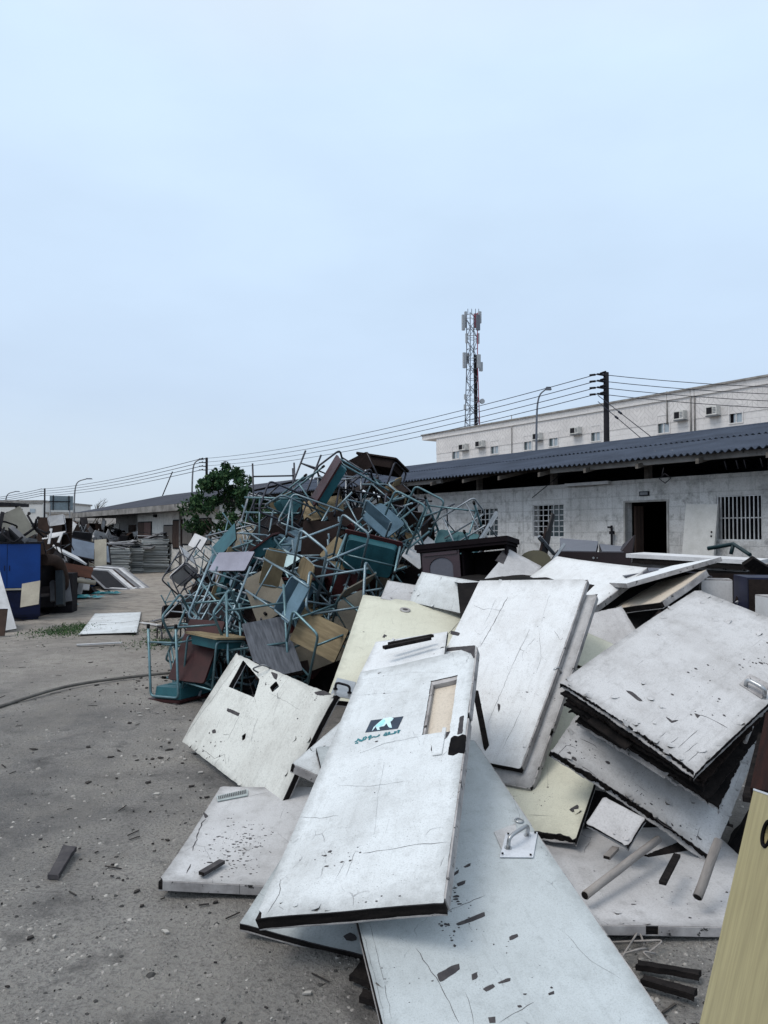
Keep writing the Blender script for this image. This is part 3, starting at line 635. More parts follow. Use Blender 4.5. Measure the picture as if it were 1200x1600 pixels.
# billboard seen from behind, far buildings ------------------------------
bc = at(96, 786, 62)
bb = thing('billboard', 'grey billboard seen from behind on two thin posts', 'billboard', (bc.x, bc.y, 0), Matrix.Rotation(.5, 3, 'Z'))
b_ = MB(); b_.box((0, 0, bc.z), (1.75, .08, 1.15)); b_.build('panel', worn('billboard_back', (.19, .24, .27), (.14, .17, .19), .7, rand=0), bb)
b_ = MB()
for x in (-.62, .55): b_.box((x, -.08, bc.z), (.07, .08, 1.2))
b_.box((-.15, -.09, bc.z + .12), (1.6, .06, .07)); b_.build('rib_frame', m_pole, bb)
for x in (-.85, .62): b_ = MB(); b_.tube([(x, -.06, 0), (x, -.06, bc.z - .1)], .05, 5); b_.build('post', m_galv, bb)
def far_block(name, label, px0, px1, pytop, Y, depth, mat, parts=()):
    a, b = at(px0, pytop, Y), at(px1, pytop, Y); cx = (a.x + b.x) / 2
    o = thing(name, label, 'building', (cx, Y, 0)); w_ = b.x - a.x
    b_ = MB(); b_.box((0, depth / 2, a.z / 2), (w_, depth, a.z)); b_.build('wall', mat, o)
    b_ = MB(); b_.box((0, depth / 2, a.z + .1), (w_ + .4, depth + .4, .25)); b_.build('parapet', m_conc, o)
    for nm, x0, y0, x1, y1, mm in parts:
        p, q = at(x0, y1, Y), at(x1, y0, Y); b_ = MB(); b_.box(((p.x + q.x) / 2 - cx, -.03, (p.z + q.z) / 2), (q.x - p.x, .1, q.z - p.z)); b_.build(nm, mm, o)
m_fw = worn('far_white_wall', (.58, .58, .57), (.46, .46, .45), .9, rand=0, scale=.4)
far_block('flat_roofed_house', 'far white two storey flat roofed house at the left edge', -60, 67, 784, 110, 18, m_fw, [('window', 27, 795, 35, 801, m_pole), ('window', 47, 795, 55, 801, m_curt), ('cornice_band', -60, 786, 67, 787.5, m_conc), ('window', 27, 808, 34, 816, m_pole)])
far_block('storage_shed', 'long low beige shed behind the billboard', 74, 190, 803, 92, 10, worn('beige_sheet', (.42, .40, .38), (.36, .34, .32), .8, rand=0, scale=.5))
far_block('boundary_wall', 'pale low yard wall beyond the junk below the bare tree', 100, 158, 818, 58, .4, m_fw)
cs = thing('shade_canopy', 'dark flat canopy roof in front of the white flat roofed house', 'canopy', at(5, 830, 60))
cz = at(5, 789, 60)
b_ = MB(); b_.box((cz.x + 2.6 - cz.x - 3.4, 0, cz.z), (4.2, 3, .25)); b_.build('canopy_roof', m_pole, cs)
for x in (-2.7, 1.0): b_ = MB(); b_.tube([(x, 0, -.2), (x, 0, cz.z)], .08, 5); b_.build('post', m_galv, cs)
cs.location.z = 0

# trees -------------------------------------------------------------------
m_leaf = []
for i, c_ in enumerate(((.035, .080, .034), (.020, .052, .026), (.070, .120, .050))):
    m_leaf.append(worn('leaf_green' + '_abc'[i + 1], c_, tuple(x * .6 for x in c_), .7, rand=0, scale=3, bump=0))
m_bark = worn('bark', (.09, .075, .06), (.05, .042, .035), .95, rand=0, stretch=(4, 4, 1))
tr = thing('tree', 'dark green bushy tree between the warehouse and the cream outbuilding', 'tree', (at(350, 800, 22.5).x, 22.5, 0))
r = random.Random(11); tm = MB(); tips = []
tm.tube([(0, 0, 0), (.05, .02, .6), (-.03, 0, 1.2), (.02, .05, 1.9)], .11, 8, 0, None, True, .06)
for i in range(14):
    a = r.uniform(0, 6.28); h = r.uniform(.8, 1.8); L = r.uniform(.5, 1.0); e = Vector((math.cos(a) * L, math.sin(a) * L, h + r.uniform(.2, .9)))
    tm.tube([(0, 0, h), Vector((0, 0, h)) * .4 + e * .6 + Vector((0, 0, -.1)), e], .035, 5, 0, None, True, .012); tips.append(e)
tm.build('trunk', m_bark, tr)
cl = MB()
centres = []
for i in range(78):
    a = r.uniform(0, 6.28); z = 1.45 + 1.9 * r.random(); t = (z - 1.45) / 2.0
    R_ = (1.08 * math.sin(math.pi * min(1, .25 + t * .72)) ** .8) * (.8 + .35 * r.random())
    rr = R_ * 1.08 * r.random() ** .35
    centres.append((Vector((math.cos(a) * rr * 1.15 + .12, math.sin(a) * rr * .9, z)), r.uniform(.09, .21)))
centres += [(Vector((.25, 0, 3.35)), .22), (Vector((-.3, -.1, 3.15)), .2), (Vector((.95, 0, 2.2)), .25), (Vector((-1.05, -.1, 2.3)), .25), (Vector((-1.0, 0, 1.8)), .2), (Vector((.05, 0, 3.55)), .12)]
for c_, s in centres:
    for k in range(int(70 + 260 * s)):
        d = Vector((r.gauss(0, 1), r.gauss(0, 1), r.gauss(0, .8))).normalized() * s * r.random() ** .4 * 1.15
        p = c_ + d; L = r.uniform(.035, .095)
        q = Quaternion((r.gauss(0, 1), r.gauss(0, 1), r.gauss(0, 1), r.gauss(0, 1))).normalized().to_matrix()
        t0 = q @ Vector((L, 0, 0)); t1 = q @ Vector((0, L * .42, 0))
        cl.add([p - t0, p + t1, p + t0, p - t1], [(0, 1, 2, 3)], 0 if r.random() < .5 else (1 if r.random() < .6 else 2))
cl.build('crown', m_leaf, tr)
bt = thing('bare_tree', 'leafless thin tree standing left of the cream outbuilding', 'tree', (at(138, 800, 52).x, 52, 0))
b_ = MB(); r = random.Random(5)
def limb(mb, p, d, L, rad, depth):
    q = p + d * L; mb.tube([p, p + d * L * .5 + Vector((r.gauss(0, .04), 0, r.gauss(0, .03))) * L, q], rad, 4, 0, None, False, rad * .6)
    if depth:
        for i in range(3): limb(mb, p + d * L * r.uniform(.5, 1), (d + Vector((r.gauss(0, .45), r.gauss(0, .3), r.gauss(.05, .25)))).normalized(), L * r.uniform(.5, .75), rad * .6, depth - 1)
limb(b_, Vector((0, 0, 0)), Vector((.03, 0, 1)), 1.9, .07, 4); b_.build('branches', m_bark, bt)
def shrub(px, pyb, Y, wd, ht, label, name='shrub', dens=500, pal=(0, 1)):
    p = at(px, pyb, Y); o = thing(name, label, 'shrub', (p.x, p.y, 0)); b_ = MB(); s_ = MB()
    for k in range(6):
        a = r.uniform(0, 6.28); s_.tube([(0, 0, 0), (math.cos(a) * wd * .3, math.sin(a) * .2, ht * .8)], .015, 4)
    s_.build('stems', m_bark, o)
    for k in range(dens):
        a = r.uniform(0, 6.28); z = ht * r.random(); rr = wd * .5 * math.sqrt(r.random()) * (1 - .4 * z / ht)
        L = r.uniform(.04, .1) * (ht / 1.5); c_ = Vector((math.cos(a) * rr, math.sin(a) * rr * .6, z)); q = Quaternion((r.gauss(0, 1), r.gauss(0, 1), r.gauss(0, 1), r.gauss(0, 1))).normalized().to_matrix()
        b_.add([c_ - q @ Vector((L, 0, 0)), c_ + q @ Vector((0, L * .4, 0)), c_ + q @ Vector((L, 0, 0)), c_ - q @ Vector((0, L * .4, 0))], [(0, 1, 2, 3)], r.choice(pal))
    b_.build('leaves', m_leaf, o)
shrub(140, 815, 50, 2.6, 2.1, 'sparse green shrub below the bare tree', dens=420, pal=(0, 2)); shrub(128, 818, 54, 1.6, 1.3, 'small dull shrub left of the bare tree', dens=200)
# low weeds at the track side
wd_ = MB(); r = random.Random(8)
for (px, py, n_, sp) in ((104, 986, 1500, .26), (262, 1004, 900, .24), (250, 985, 300, .18), (120, 979, 500, .2)):
    c_ = on_ground(px, py)
    for k in range(n_):
        x, y = c_.x + r.gauss(0, sp), c_.y + r.gauss(0, sp * 1.3); h = .008 + .035 * r.random() ** 2; a = r.uniform(0, 3.14)
        dx, dy = math.cos(a) * .010, math.sin(a) * .010; lx, ly = r.gauss(0, .02), r.gauss(0, .02)
        wd_.add([(x - dx, y - dy, 0), (x + dx, y + dy, 0), (x + lx, y + ly, h)], [(0, 1, 2)], r.choice((0, 2)))
tag(wd_.build('grass', m_leaf), 'thin weeds growing at the edge of the track', kind='stuff')

POSE = {   # name: corner, x axis, y axis, width, length
 'big': ((0.0593, 2.1129, 0.0184), (0.9787, 0.2052, 0.0031), (-0.2014, 0.9575, 0.2064), 0.880, 2.091),
 'logo': ((-0.4681, 2.8488, 0.1757), (0.9390, -0.2592, 0.2262), (0.1775, 0.9283, 0.3268), 0.715, 1.845),
 'under': ((-0.0738, 2.9290, 0.0077), (0.2985, 0.9202, 0.2532), (-0.9543, 0.2831, 0.0962), 0.888, 0.522),
 'speck': ((-0.9973, 3.4370, 0.0470), (0.9996, -0.0235, -0.0145), (0.0241, 0.9987, 0.0444), 0.944, 1.162),
 'broken': ((-1.4668, 5.6398, 0.0699), (0.5525, -0.8327, -0.0357), (0.4610, 0.2696, 0.8455), 1.542, 0.740),
 'cream': ((-0.3649, 4.8946, 0.5467), (0.9918, -0.0665, -0.1092), (0.0928, 0.9621, 0.2564), 0.860, 1.937),
 'nextcream': ((-0.1508, 4.8511, 0.7120), (0.9777, -0.1352, 0.1606), (0.1168, 0.9860, 0.1191), 0.530, 0.774),
 'greyA': ((-0.0311, 6.7008, 1.0248), (0.9822, -0.0959, -0.1613), (0.1397, 0.9475, 0.2875), 0.306, 0.460),
 'greyB': ((0.2198, 6.7530, 0.9905), (0.7542, -0.6477, -0.1078), (0.3633, 0.2749, 0.8902), 0.655, 0.299),
 'centre': ((0.0676, 4.7160, 0.2836), (0.8179, -0.5745, 0.0312), (0.4226, 0.6367, 0.6450), 0.829, 1.498),
 'centre2': ((0.3326, 5.3227, -0.1826), (0.6477, -0.7057, 0.2871), (0.4350, 0.6519, 0.6211), 0.865, 1.655),
 'creamlong': ((0.4736, 3.9699, 0.0896), (0.8891, -0.4552, 0.0480), (0.4238, 0.8582, 0.2895), 0.506, 2.376),
 'top': ((0.9288, 6.7328, 0.9691), (0.5139, -0.8564, -0.0496), (0.7738, 0.4377, 0.4579), 1.032, 0.872),
 'pairlow': ((1.7289, 6.3280, 0.9443), (0.3431, -0.9196, 0.1913), (0.8299, 0.3922, 0.3968), 0.799, 0.528),
 'stacktop': ((0.8925, 3.9558, 0.8234), (0.5897, -0.7332, -0.3386), (0.7959, 0.4566, 0.3976), 0.785, 1.177),
 'stacklow': ((0.8480, 3.9594, 0.4802), (0.7976, -0.4052, -0.4468), (0.5913, 0.6716, 0.4464), 0.864, 0.979),
 'small': ((0.9527, 3.6679, 0.2248), (0.7159, -0.6505, -0.2538), (0.6451, 0.4772, 0.5968), 0.216, 0.120),
 'floorpanel': ((0.7244, 3.2031, 0.0179), (0.8764, -0.4410, 0.1937), (0.4631, 0.8820, -0.0873), 0.613, 0.871),
 'yellow': ((0.7148, 1.8823, 0.2333), (-0.1609, -0.9630, 0.2162), (0.3178, 0.1569, 0.9351), 0.600, 0.750),
 'greyC': ((0.8759, 6.9002, 1.1570), (0.8294, -0.3209, -0.4573), (0.5330, 0.6995, 0.4760), 0.346, 0.597),
 'woodgrey': ((-1.0956, 6.7506, 0.3138), (0.9327, 0.3285, 0.1492), (-0.3483, 0.7121, 0.6096), 0.348, 0.664),
 'tanpanel': ((-0.8780, 7.1507, 0.6061), (0.8008, -0.5136, -0.3082), (0.4140, 0.1028, 0.9045), 0.540, 0.317),
 'beige': ((-1.2361, 7.5998, 0.6954), (0.6163, -0.5527, 0.5610), (-0.4759, 0.3061, 0.8245), 0.506, 0.259),
 'lavender': ((-1.9517, 8.5504, 1.1749), (0.7631, -0.6453, 0.0354), (0.3535, 0.4627, 0.8130), 0.621, 0.246),
 'mint': ((-1.4047, 8.6002, 1.3503), (0.5847, -0.7653, -0.2693), (0.7649, 0.4093, 0.4974), 0.550, 0.238),
 'whitetop': ((-3.5712, 14.0008, 1.3686), (0.6225, -0.7615, -0.1807), (0.4543, 0.1636, 0.8757), 0.514, 0.249),
 'greyslat': ((0.1922, 8.4014, 1.3460), (0.7959, -0.0184, -0.6051), (0.3713, 0.8042, 0.4640), 0.246, 0.604),
 'tarp': ((-4.7437, 11.9407, 0.0188), (0.9594, 0.2820, 0.0022), (-0.2820, 0.9594, 0.0001), 0.880, 3.265),
 'whitelean': ((-6.5231, 12.3276, -0.0527), (0.7940, 0.5958, 0.1211), (-0.4754, 0.4843, 0.7344), 0.601, 1.322),
 'beigelean': ((-6.1410, 13.0002, 0.3363), (0.9831, -0.0472, 0.1769), (-0.1404, 0.4257, 0.8939), 0.324, 0.431),
 'wedge': ((-0.4770, 4.0032, 0.4063), (0.9010, -0.3242, -0.2882), (0.3752, 0.9158, 0.1430), 0.161, 0.590),
}

# ------------------------------------------------------------------ heap of old doors and boards
D_WHITE = door_paint('door_paint_white', (.60, .635, .655), (.33, .335, .33), .695, .6, 1.0)
D_BRIGHT = door_paint('door_paint_bright', (.66, .685, .705), (.43, .42, .41), .72, .6, .9)
D_COOL = door_paint('door_paint_cool', (.47, .515, .535), (.30, .325, .33), .71, .5, .9)
D_DIRTY = door_paint('door_paint_dirty', (.50, .50, .51), (.30, .29, .29), .68, .7, 1.2)
D_GREY = door_paint('door_paint_grey', (.50, .505, .515), (.29, .28, .275), .695, .6, 1.2)
D_CREAM = door_paint('door_paint_cream', (.60, .60, .50), (.45, .445, .36), .78, .4, .8)
D_BEIGE = door_paint('door_paint_beige', (.56, .50, .42), (.40, .36, .31), .74, .4, .9)
D_EDGE = worn('charred_board_core', (.009, .0085, .009), (.026, .022, .021), .95, rand=0, scale=14, fine=140, bump=.8, stretch=(1, 1, 4))
D_LIP = worn('painted_lipping', (.42, .41, .41), (.18, .17, .17), .8, rand=0, scale=9, spots=(.03, .03, .03), spot_at=.60)
D_CHIP = worn('bare_hardboard', (.050, .048, .053), (.085, .08, .082), .9, rand=0, scale=20)
D_BLACK = worn('black_hollow', (.004, .004, .005), (.01, .009, .009), .95, rand=0, scale=20)
STEEL = worn('handle_steel', (.46, .48, .50), (.28, .29, .30), .35, .75, rand=0)
PLATE = worn('white_plate', (.66, .69, .74), (.50, .52, .55), .4, .2, rand=0)
D_WARM = door_paint('door_paint_warm', (.60, .615, .585), (.36, .35, .325), .70, .7, 1.1)
D_BARE = worn('bare_grey_board', (.16, .15, .14), (.08, .074, .07), .9, rand=0, scale=20)
rs = random.Random(21)
# the second door lies just under the middle one, slipped down and to the right
_A, _X, _Y, _w, _l = POSE['centre']; _X, _Y, _A = Vector(_X), Vector(_Y), Vector(_A); _Z = _X.cross(_Y); _d = ray(830, 1231)
_B = EYE + _d * ((_A - _Z * .055 - EYE).dot(_Z) / _d.dot(_Z)); POSE['centre2'] = (_B - _X * _w, _X, _Y, _w, _l - .02)

POSE['floorpanel'] = ((.62, 3.054, .055), (1, 0, 0), (0, 1, 0), 1.08, 1.0)
_A, _X, _Y, _w, _l = POSE['small']; POSE['small'] = (_A, _X, _Y, _w, _l + .05)
def pose(key):
    A, X, Y, w_, l_ = POSE[key]; A, X, Y = Vector(A), Vector(X), Vector(Y); Z = X.cross(Y)
    return A, Matrix((X, Y, Z)).transposed(), w_, l_
def uv(key, px, py):
    A, R, w_, l_ = pose(key); n_ = R.col[2]; d = ray(px, py)
    P = EYE + d * ((A - EYE).dot(n_) / d.dot(n_)) - A
    return Vector((P.dot(R.col[0]), P.dot(R.col[1])))
def strip(pts, w0):
    """thin crack-like ribbon along a polyline, jittered and tapering"""
    q = []; P = [Vector(p) for p in pts]; pl = []
    for a, b in zip(P[:-1], P[1:]):
        m_ = max(2, int((b - a).length / .025))
        for j in range(m_):
            e = (b - a).normalized(); pl.append(a + (b - a) * j / m_ + Vector((-e.y, e.x)) * rs.gauss(0, .0016))
    pl.append(P[-1]); k = len(pl); L, R_ = [], []
    for i, p in enumerate(pl):
        e = (pl[min(i + 1, k - 1)] - pl[max(i - 1, 0)]).normalized(); nn = Vector((-e.y, e.x)); ww = w0 * .62 * (.35 + .65 * rs.random()) * (.3 if i in (0, k - 1) else 1)
        L.append(p + nn * ww); R_.append(p - nn * ww)
    return L, R_
def blob(cx, cy, rx, ry, n_=9):
    o_ = rs.random() * 6
    return [Vector((cx + rx * math.cos(o_ + 6.283 * i / n_) * rs.uniform(.55, 1.2), cy + ry * math.sin(o_ + 6.283 * i / n_) * rs.uniform(.55, 1.2))) for i in range(n_)]
def jag(poly, a):
    return ragged([tuple(p) for p in poly], (a,), .012, rs, .8)

def slab(key, name, label, cat, face, thick=.04, amps=(.006, .004, .006, .004), step=.03, chips=(), cracks=(), specks=(), holes=(), lips='', flakes=6, group='old doors and boards in the heap', under=True, core_amp=None, face_part='face_sheet'):
    A, R, w_, l_ = pose(key)
    o = thing(name, label, cat, A, R, group)
    rect = [(0, 0), (w_, 0), (w_, l_), (0, l_)]
    def knocked(am):       # corners are bruised and broken off by a few centimetres
        pts, aa = [], []
        for i_, (x, y) in enumerate(rect):
            px_, py_ = rect[i_ - 1]; nx_, ny_ = rect[(i_ + 1) % 4]
            s_ = rs.choice((.004, .008, .014, .03)) * (1 if max(am) > .0035 else .5); e1 = (Vector((px_, py_)) - Vector((x, y))).normalized(); e2 = (Vector((nx_, ny_)) - Vector((x, y))).normalized()
            a_, b2 = Vector((x, y)) + e1 * s_ * rs.uniform(.6, 1.4), Vector((x, y)) + e2 * s_ * rs.uniform(.6, 1.4)
            m_ = (a_ + b2) / 2 + (e1 + e2) * s_ * rs.uniform(-.25, .2)
            pts += [tuple(a_), tuple(m_), tuple(b2)]; aa += [.0, .0, am[i_ % len(am)]]
        return pts, aa
    hp = [jag([uv(key, *p) for p in h], .006) for h in holes]
    f = MB(); f.prism(ragged(*knocked(amps), step, rs), -.005, 0, 0, 1, None, hp)
    for c_ in chips:
        pl = [uv(key, *p) for p in c_] if len(c_) > 2 else None
        f.prism(jag(pl, .006), .0002, .0011, 1, 1, None, (), False)
    for c_ in cracks:
        pts, ww = c_ if isinstance(c_, tuple) and isinstance(c_[1], float) else (c_, .0018)
        L, R_ = strip([uv(key, *p) for p in pts], ww); k = len(L)
        f.add([(p.x, p.y, .0008) for p in L + R_], [(i, k + i, k + i + 1, i + 1) for i in range(k - 1)], 1)
    for (px, py, n_, sx_, sy_, rr) in specks:
        c0 = uv(key, px, py); sc_ = abs((uv(key, px + 10, py) - c0).length) / 10; sc2 = abs((uv(key, px, py + 10) - c0).length) / 10
        for i in range(n_):
            c1 = c0 + Vector((rs.gauss(0, sx_ * sc_), rs.gauss(0, sy_ * sc2))); r1 = rr * (.3 + 1.1 * rs.random() ** 3)
            if .03 < c1.x < w_ - .03 and .03 < c1.y < l_ - .03: f.prism(blob(c1.x, c1.y, r1 * rs.uniform(.8, 2.2), r1, 7), .0002, .0012, 1, 1, None, (), False)
    for _i in range(flakes):        # lifting flakes of paint skin, mostly along the edges, over bare board
        ed = rs.choice((0, 0, 1, 2, 3)); tt = rs.random(); dd_ = abs(rs.gauss(.018, .02)) if rs.random() < .8 else rs.uniform(.05, .4) * min(w_, l_)
        cx, cy, ang = ((w_ * tt, dd_, 1.57), (w_ - dd_, l_ * tt, 3.14), (w_ * tt, l_ - dd_, -1.57), (dd_, l_ * tt, 0))[ed]
        if any(abs(cx - sum(p.x for p in hh) / len(hh)) < .12 and abs(cy - sum(p.y for p in hh) / len(hh)) < .25 for hh in hp): continue
        if not (.01 < cx < w_ - .01 and .01 < cy < l_ - .01): continue
        s_ = rs.uniform(.008, .024); M_ = Matrix.Translation((cx, cy, 0)) @ Matrix.Rotation(ang + rs.gauss(0, .6), 4, 'Z'); up_ = s_ * rs.uniform(.25, .7)
        f.prism(blob(0, 0, s_ * .8, s_ * .6, 8), .0003, .0010, 2, 2, M_, (), False)
        a_ = [(s_ * rs.uniform(.5, .8), s_ * rs.uniform(-1, -.7), .0012), (s_ * rs.uniform(.7, 1), s_ * rs.uniform(.6, 1.0), .0012), (s_ * rs.uniform(-.2, .2), s_ * rs.uniform(.5, .9), up_ * .45), (s_ * rs.uniform(-.2, .2), s_ * rs.uniform(-.8, -.5), up_ * .4), (s_ * rs.uniform(-.9, -.5), s_ * rs.uniform(.1, .5), up_), (s_ * rs.uniform(-.8, -.4), s_ * rs.uniform(-.5, -.1), up_ * .9)]
        f.add(a_, [(0, 1, 2, 3), (3, 2, 4, 5)], 0, M_)
    f.build(face_part, [face, D_CHIP, D_BARE], o)
    ca = core_amp or tuple(a * 1.3 + .004 for a in amps)
    c_ = MB(); c_.prism(ragged(rect, ca, step * .8, rs), -thick + .005, -.0055, 0, 0, None, hp); c_.build('core', D_EDGE, o)
    if under:
        c_ = MB(); c_.prism(ragged(rect, tuple(a * .8 for a in amps), step, rs), -thick, -thick + .0045, 0, 0, None, hp); c_.build('back_sheet', D_DIRTY, o)
    seg = {'b': ((0, 0), (w_, 0)), 'r': ((w_, 0), (w_, l_)), 't': ((w_, l_), (0, l_)), 'l': ((0, l_), (0, 0))}
    for ch in lips:
        a, b = (Vector(p) for p in seg[ch]); e = (b - a).normalized(); nn = Vector((e.y, -e.x)); b_ = MB()
        t_ = .02
        while t_ < (b - a).length - .02:       # lipping survives in broken lengths
            L = min(rs.uniform(.25, .8), (b - a).length - .01 - t_)
            p = a + e * t_; q = a + e * (t_ + L)
            poly = [p + nn * .004, q + nn * .004, q - nn * .004, p - nn * .004]
            b_.prism(poly, -thick + .004, -.0052 + .004, 0, 0); t_ += L + rs.choice((.002, .002, .05))
        b_.build('edge_strip', D_LIP, o)
    return o
def on(key, o, pts, nm, mat, z0, z1, j=0.0):
    b_ = MB(); pl = [uv(key, *p) for p in pts]; pl = jag(pl, j) if j else pl
    b_.prism(pl, z0, z1); return b_.build(nm, mat, o)
def pull_handle(key, o, f1, f2, h, rad, mat, parent_plate=None):
    a, b = uv(key, *f1), uv(key, *f2); b_ = MB()
    b_.tube(fillet([(a.x, a.y, 0), (a.x, a.y, h), (b.x, b.y, h), (b.x, b.y, 0)], h * .6, 5), rad, 10)
    for p in (a, b): b_.tube([(p.x, p.y, .0), (p.x, p.y, .006)], rad * 1.9, 12)
    return b_.build('handle', mat, parent_plate or o)

# the big door running out of the bottom of the picture
o = slab('big', 'old_door', 'grey white door lying nearest the camera with a steel pull handle on its plate', 'door', D_COOL, .042, (.004, .002, .004, .003), .05, flakes=7,
    chips=[[(713, 1443), (757, 1424), (758, 1430), (716, 1445)], [(683, 1522), (717, 1505), (718, 1513), (688, 1533)], [(796, 1463), (808, 1458), (810, 1462), (797, 1468)], [(755, 1545), (770, 1537), (773, 1540), (760, 1548)], [(778, 1535), (797, 1527), (797, 1531), (780, 1536)], [(737, 1522), (745, 1518), (746, 1525), (739, 1531)], [(857, 1552), (865, 1548), (866, 1553), (858, 1555)], [(763, 1590), (773, 1588), (774, 1597), (765, 1598)], [(708, 1365), (717, 1357), (716, 1362), (708, 1368)], [(714, 1380), (727, 1374), (726, 1379), (716, 1384)], [(725, 1353), (735, 1347), (735, 1351), (727, 1354)]],
    cracks=[([(650, 1480), (668, 1508), (687, 1537), (717, 1597)], .0022), [(690, 1427), (725, 1412), (758, 1398)], ([(880, 1455), (920, 1500), (970, 1532)], .0009), ([(727, 1550), (736, 1575), (740, 1600)], .0016), [(780, 1597), (815, 1577), (835, 1565)], ([(577, 1440), (600, 1530), (612, 1590)], .0012), ([(565, 1445), (590, 1540), (602, 1598)], .0010)],
    specks=[(712, 1400, 26, 10, 28, .006), (697, 1445, 18, 7, 14, .007), (800, 1490, 14, 40, 30, .004), (640, 1530, 12, 40, 30, .004)], lips='r')
on('big', o, [(772, 1299), (788, 1337), (812, 1337), (806, 1286)], 'old_plate', D_GREY, .0015, .004)
pl = on('big', o, [(781, 1340), (833, 1341), (840, 1301), (790, 1303)], 'handle_plate', PLATE, .0045, .0075)
pull_handle('big', o, (794, 1326), (824, 1306), .055, .0085, STEEL, pl)
b_ = MB()
for p in ((785, 1336), (829, 1338), (836, 1303), (794, 1305)): q = uv('big', *p); b_.tube([(q.x, q.y, .007), (q.x, q.y, .010)], .005, 8)
b_.build('screw', D_BLACK, pl)
q = uv('big', 811, 1282); b_ = MB(); b_.tube([(q.x + .018 * math.cos(t), q.y + .018 * math.sin(t), .006) for t in [i * .45 for i in range(15)]], .0035, 6); b_.build('key_ring_plate', STEEL, o)

# door with a sticker and a window opening
o = slab('logo', 'old_door', 'white door with a small window opening, a dark animal sticker and teal scribble', 'door', D_WHITE, .055, (.006, .008, .006, .004), .03, flakes=11,
    holes=[[(673, 1064), (658, 1147), (703, 1142), (716, 1056)]],
    chips=[[(677, 1153), (683, 1152), (678, 1174), (673, 1171)], [(697, 1143), (703, 1142), (696, 1153)], [(719, 1120), (724, 1118), (722, 1145), (715, 1147)], [(719, 1017), (743, 1013), (742, 1032), (737, 1024)]],
    cracks=[([(567, 1333), (610, 1326), (650, 1318), (697, 1314)], .0026), ([(470, 1277), (500, 1278), (530, 1274)], .0016), ([(540, 1370), (556, 1330), (566, 1333)], .0014), ([(525, 1375), (540, 1345)], .0012), [(560, 1176), (600, 1160), (658, 1148)], ([(525, 1225), (575, 1228), (640, 1218)], .0012), ([(560, 1062), (640, 1050), (700, 1052)], .0008), ([(555, 1085), (640, 1080)], .0008), ([(662, 1305), (672, 1294), (692, 1290)], .0014), ([(600, 1190), (590, 1240), (585, 1300)], .0007), ([(420, 1432), (438, 1400), (440, 1378)], .002), [(437, 1419), (445, 1425)], [(690, 1180), (699, 1172)]],
    specks=[(640, 1180, 12, 40, 20, .003), (515, 1340, 14, 25, 8, .006), (600, 1410, 16, 60, 6, .004), (640, 1090, 8, 30, 30, .004)], lips='r', core_amp=(.012, .006, .008, .006))
A_, R_, w_, l_ = pose('logo')
on('logo', o, [(671, 1062), (655, 1150), (708, 1144), (721, 1052)], 'window_panel', D_BEIGE, -.037, -.032)
for seg in ([(673, 1064), (659, 1144), (663, 1144), (677, 1067)], [(673, 1064), (677, 1069), (714, 1062), (716, 1056)]): on('logo', o, seg, 'window_bead', D_LIP, -.03, -.006)
on('logo', o, [(705, 1152), (709, 1149), (716, 1150), (722, 1147), (728, 1149), (727, 1160), (725, 1176), (716, 1175), (708, 1179), (700, 1178), (702, 1165)], 'hole_shade_patch', D_BLACK, .0005, .0018, .006)  # flat black patch: the shade inside the broken-out hole is put into its colour
on('logo', o, [(674, 1152), (690, 1147), (692, 1136), (697, 1137), (694, 1150), (690, 1178), (676, 1180)], 'torn_flap', D_WHITE, .001, .004, .004)
stk = on('logo', o, [(570, 1143), (621, 1137), (630, 1118), (579, 1124)], 'sticker', worn('sticker_navy', (.018, .026, .045), (.03, .05, .08), .5, rand=0, scale=20), .001, .0016)
CY1 = worn('sticker_cyan', (.38, .74, .76), (.20, .60, .64), .5, rand=0, scale=30); CY2 = worn('sticker_pale', (.60, .76, .80), (.42, .66, .72), .5, rand=0, scale=30); TEAL_T = worn('teal_lettering', (.03, .17, .20), (.02, .11, .14), .6, rand=0)
Z0 = lambda x, y: (550 + x / 12, 1105 + y / 12)
on('logo', o, [Z0(*p) for p in ((365, 435), (400, 360), (480, 285), (590, 195), (720, 175), (775, 195), (750, 235), (715, 260), (735, 330), (745, 370), (700, 370), (675, 350), (640, 290), (600, 340), (540, 350), (500, 370), (520, 410), (470, 415), (440, 350), (400, 400))], 'animal_emblem', CY2, .002, .0025)
on('logo', o, [Z0(*p) for p in ((430, 350), (500, 285), (590, 215), (620, 240), (590, 300), (530, 350), (480, 345))], 'animal_emblem_shade', CY1, .003, .0034)
b_ = MB()
def stroke(pts, w0):
    L, R2 = [], []
    P = [uv('logo', *Z0(*p)) for p in pts]
    for i, p in enumerate(P):
        e = (P[min(i + 1, len(P) - 1)] - P[max(i - 1, 0)]).normalized(); n_ = Vector((-e.y, e.x)) * w0; L.append(p + n_); R2.append(p - n_)
    k = len(P); b_.add([(p.x, p.y, .0018) for p in L + R2], [(i, k + i, k + i + 1, i + 1) for i in range(k - 1)])
for s_ in ([(45, 630), (70, 625), (100, 600)], [(50, 665), (85, 650)], [(80, 640), (105, 660)], [(95, 610), (110, 570), (130, 590), (165, 605), (205, 600), (240, 585), (265, 550), (245, 535), (215, 550), (200, 590)], [(120, 612), (190, 618)], [(295, 550), (330, 545), (355, 525), (340, 510), (310, 530), (330, 570), (310, 595)], [(350, 560), (400, 535), (440, 540), (480, 525), (510, 495)], [(585, 515), (610, 480), (640, 495), (625, 455)], [(600, 515), (660, 500), (700, 480), (690, 445), (665, 460), (700, 490), (750, 480), (800, 470), (830, 440), (800, 435), (790, 465)], [(860, 470), (870, 430), (895, 410)], [(845, 415), (900, 420)]): stroke(s_, .0048)
b_.build('teal_lettering', TEAL_T, o)

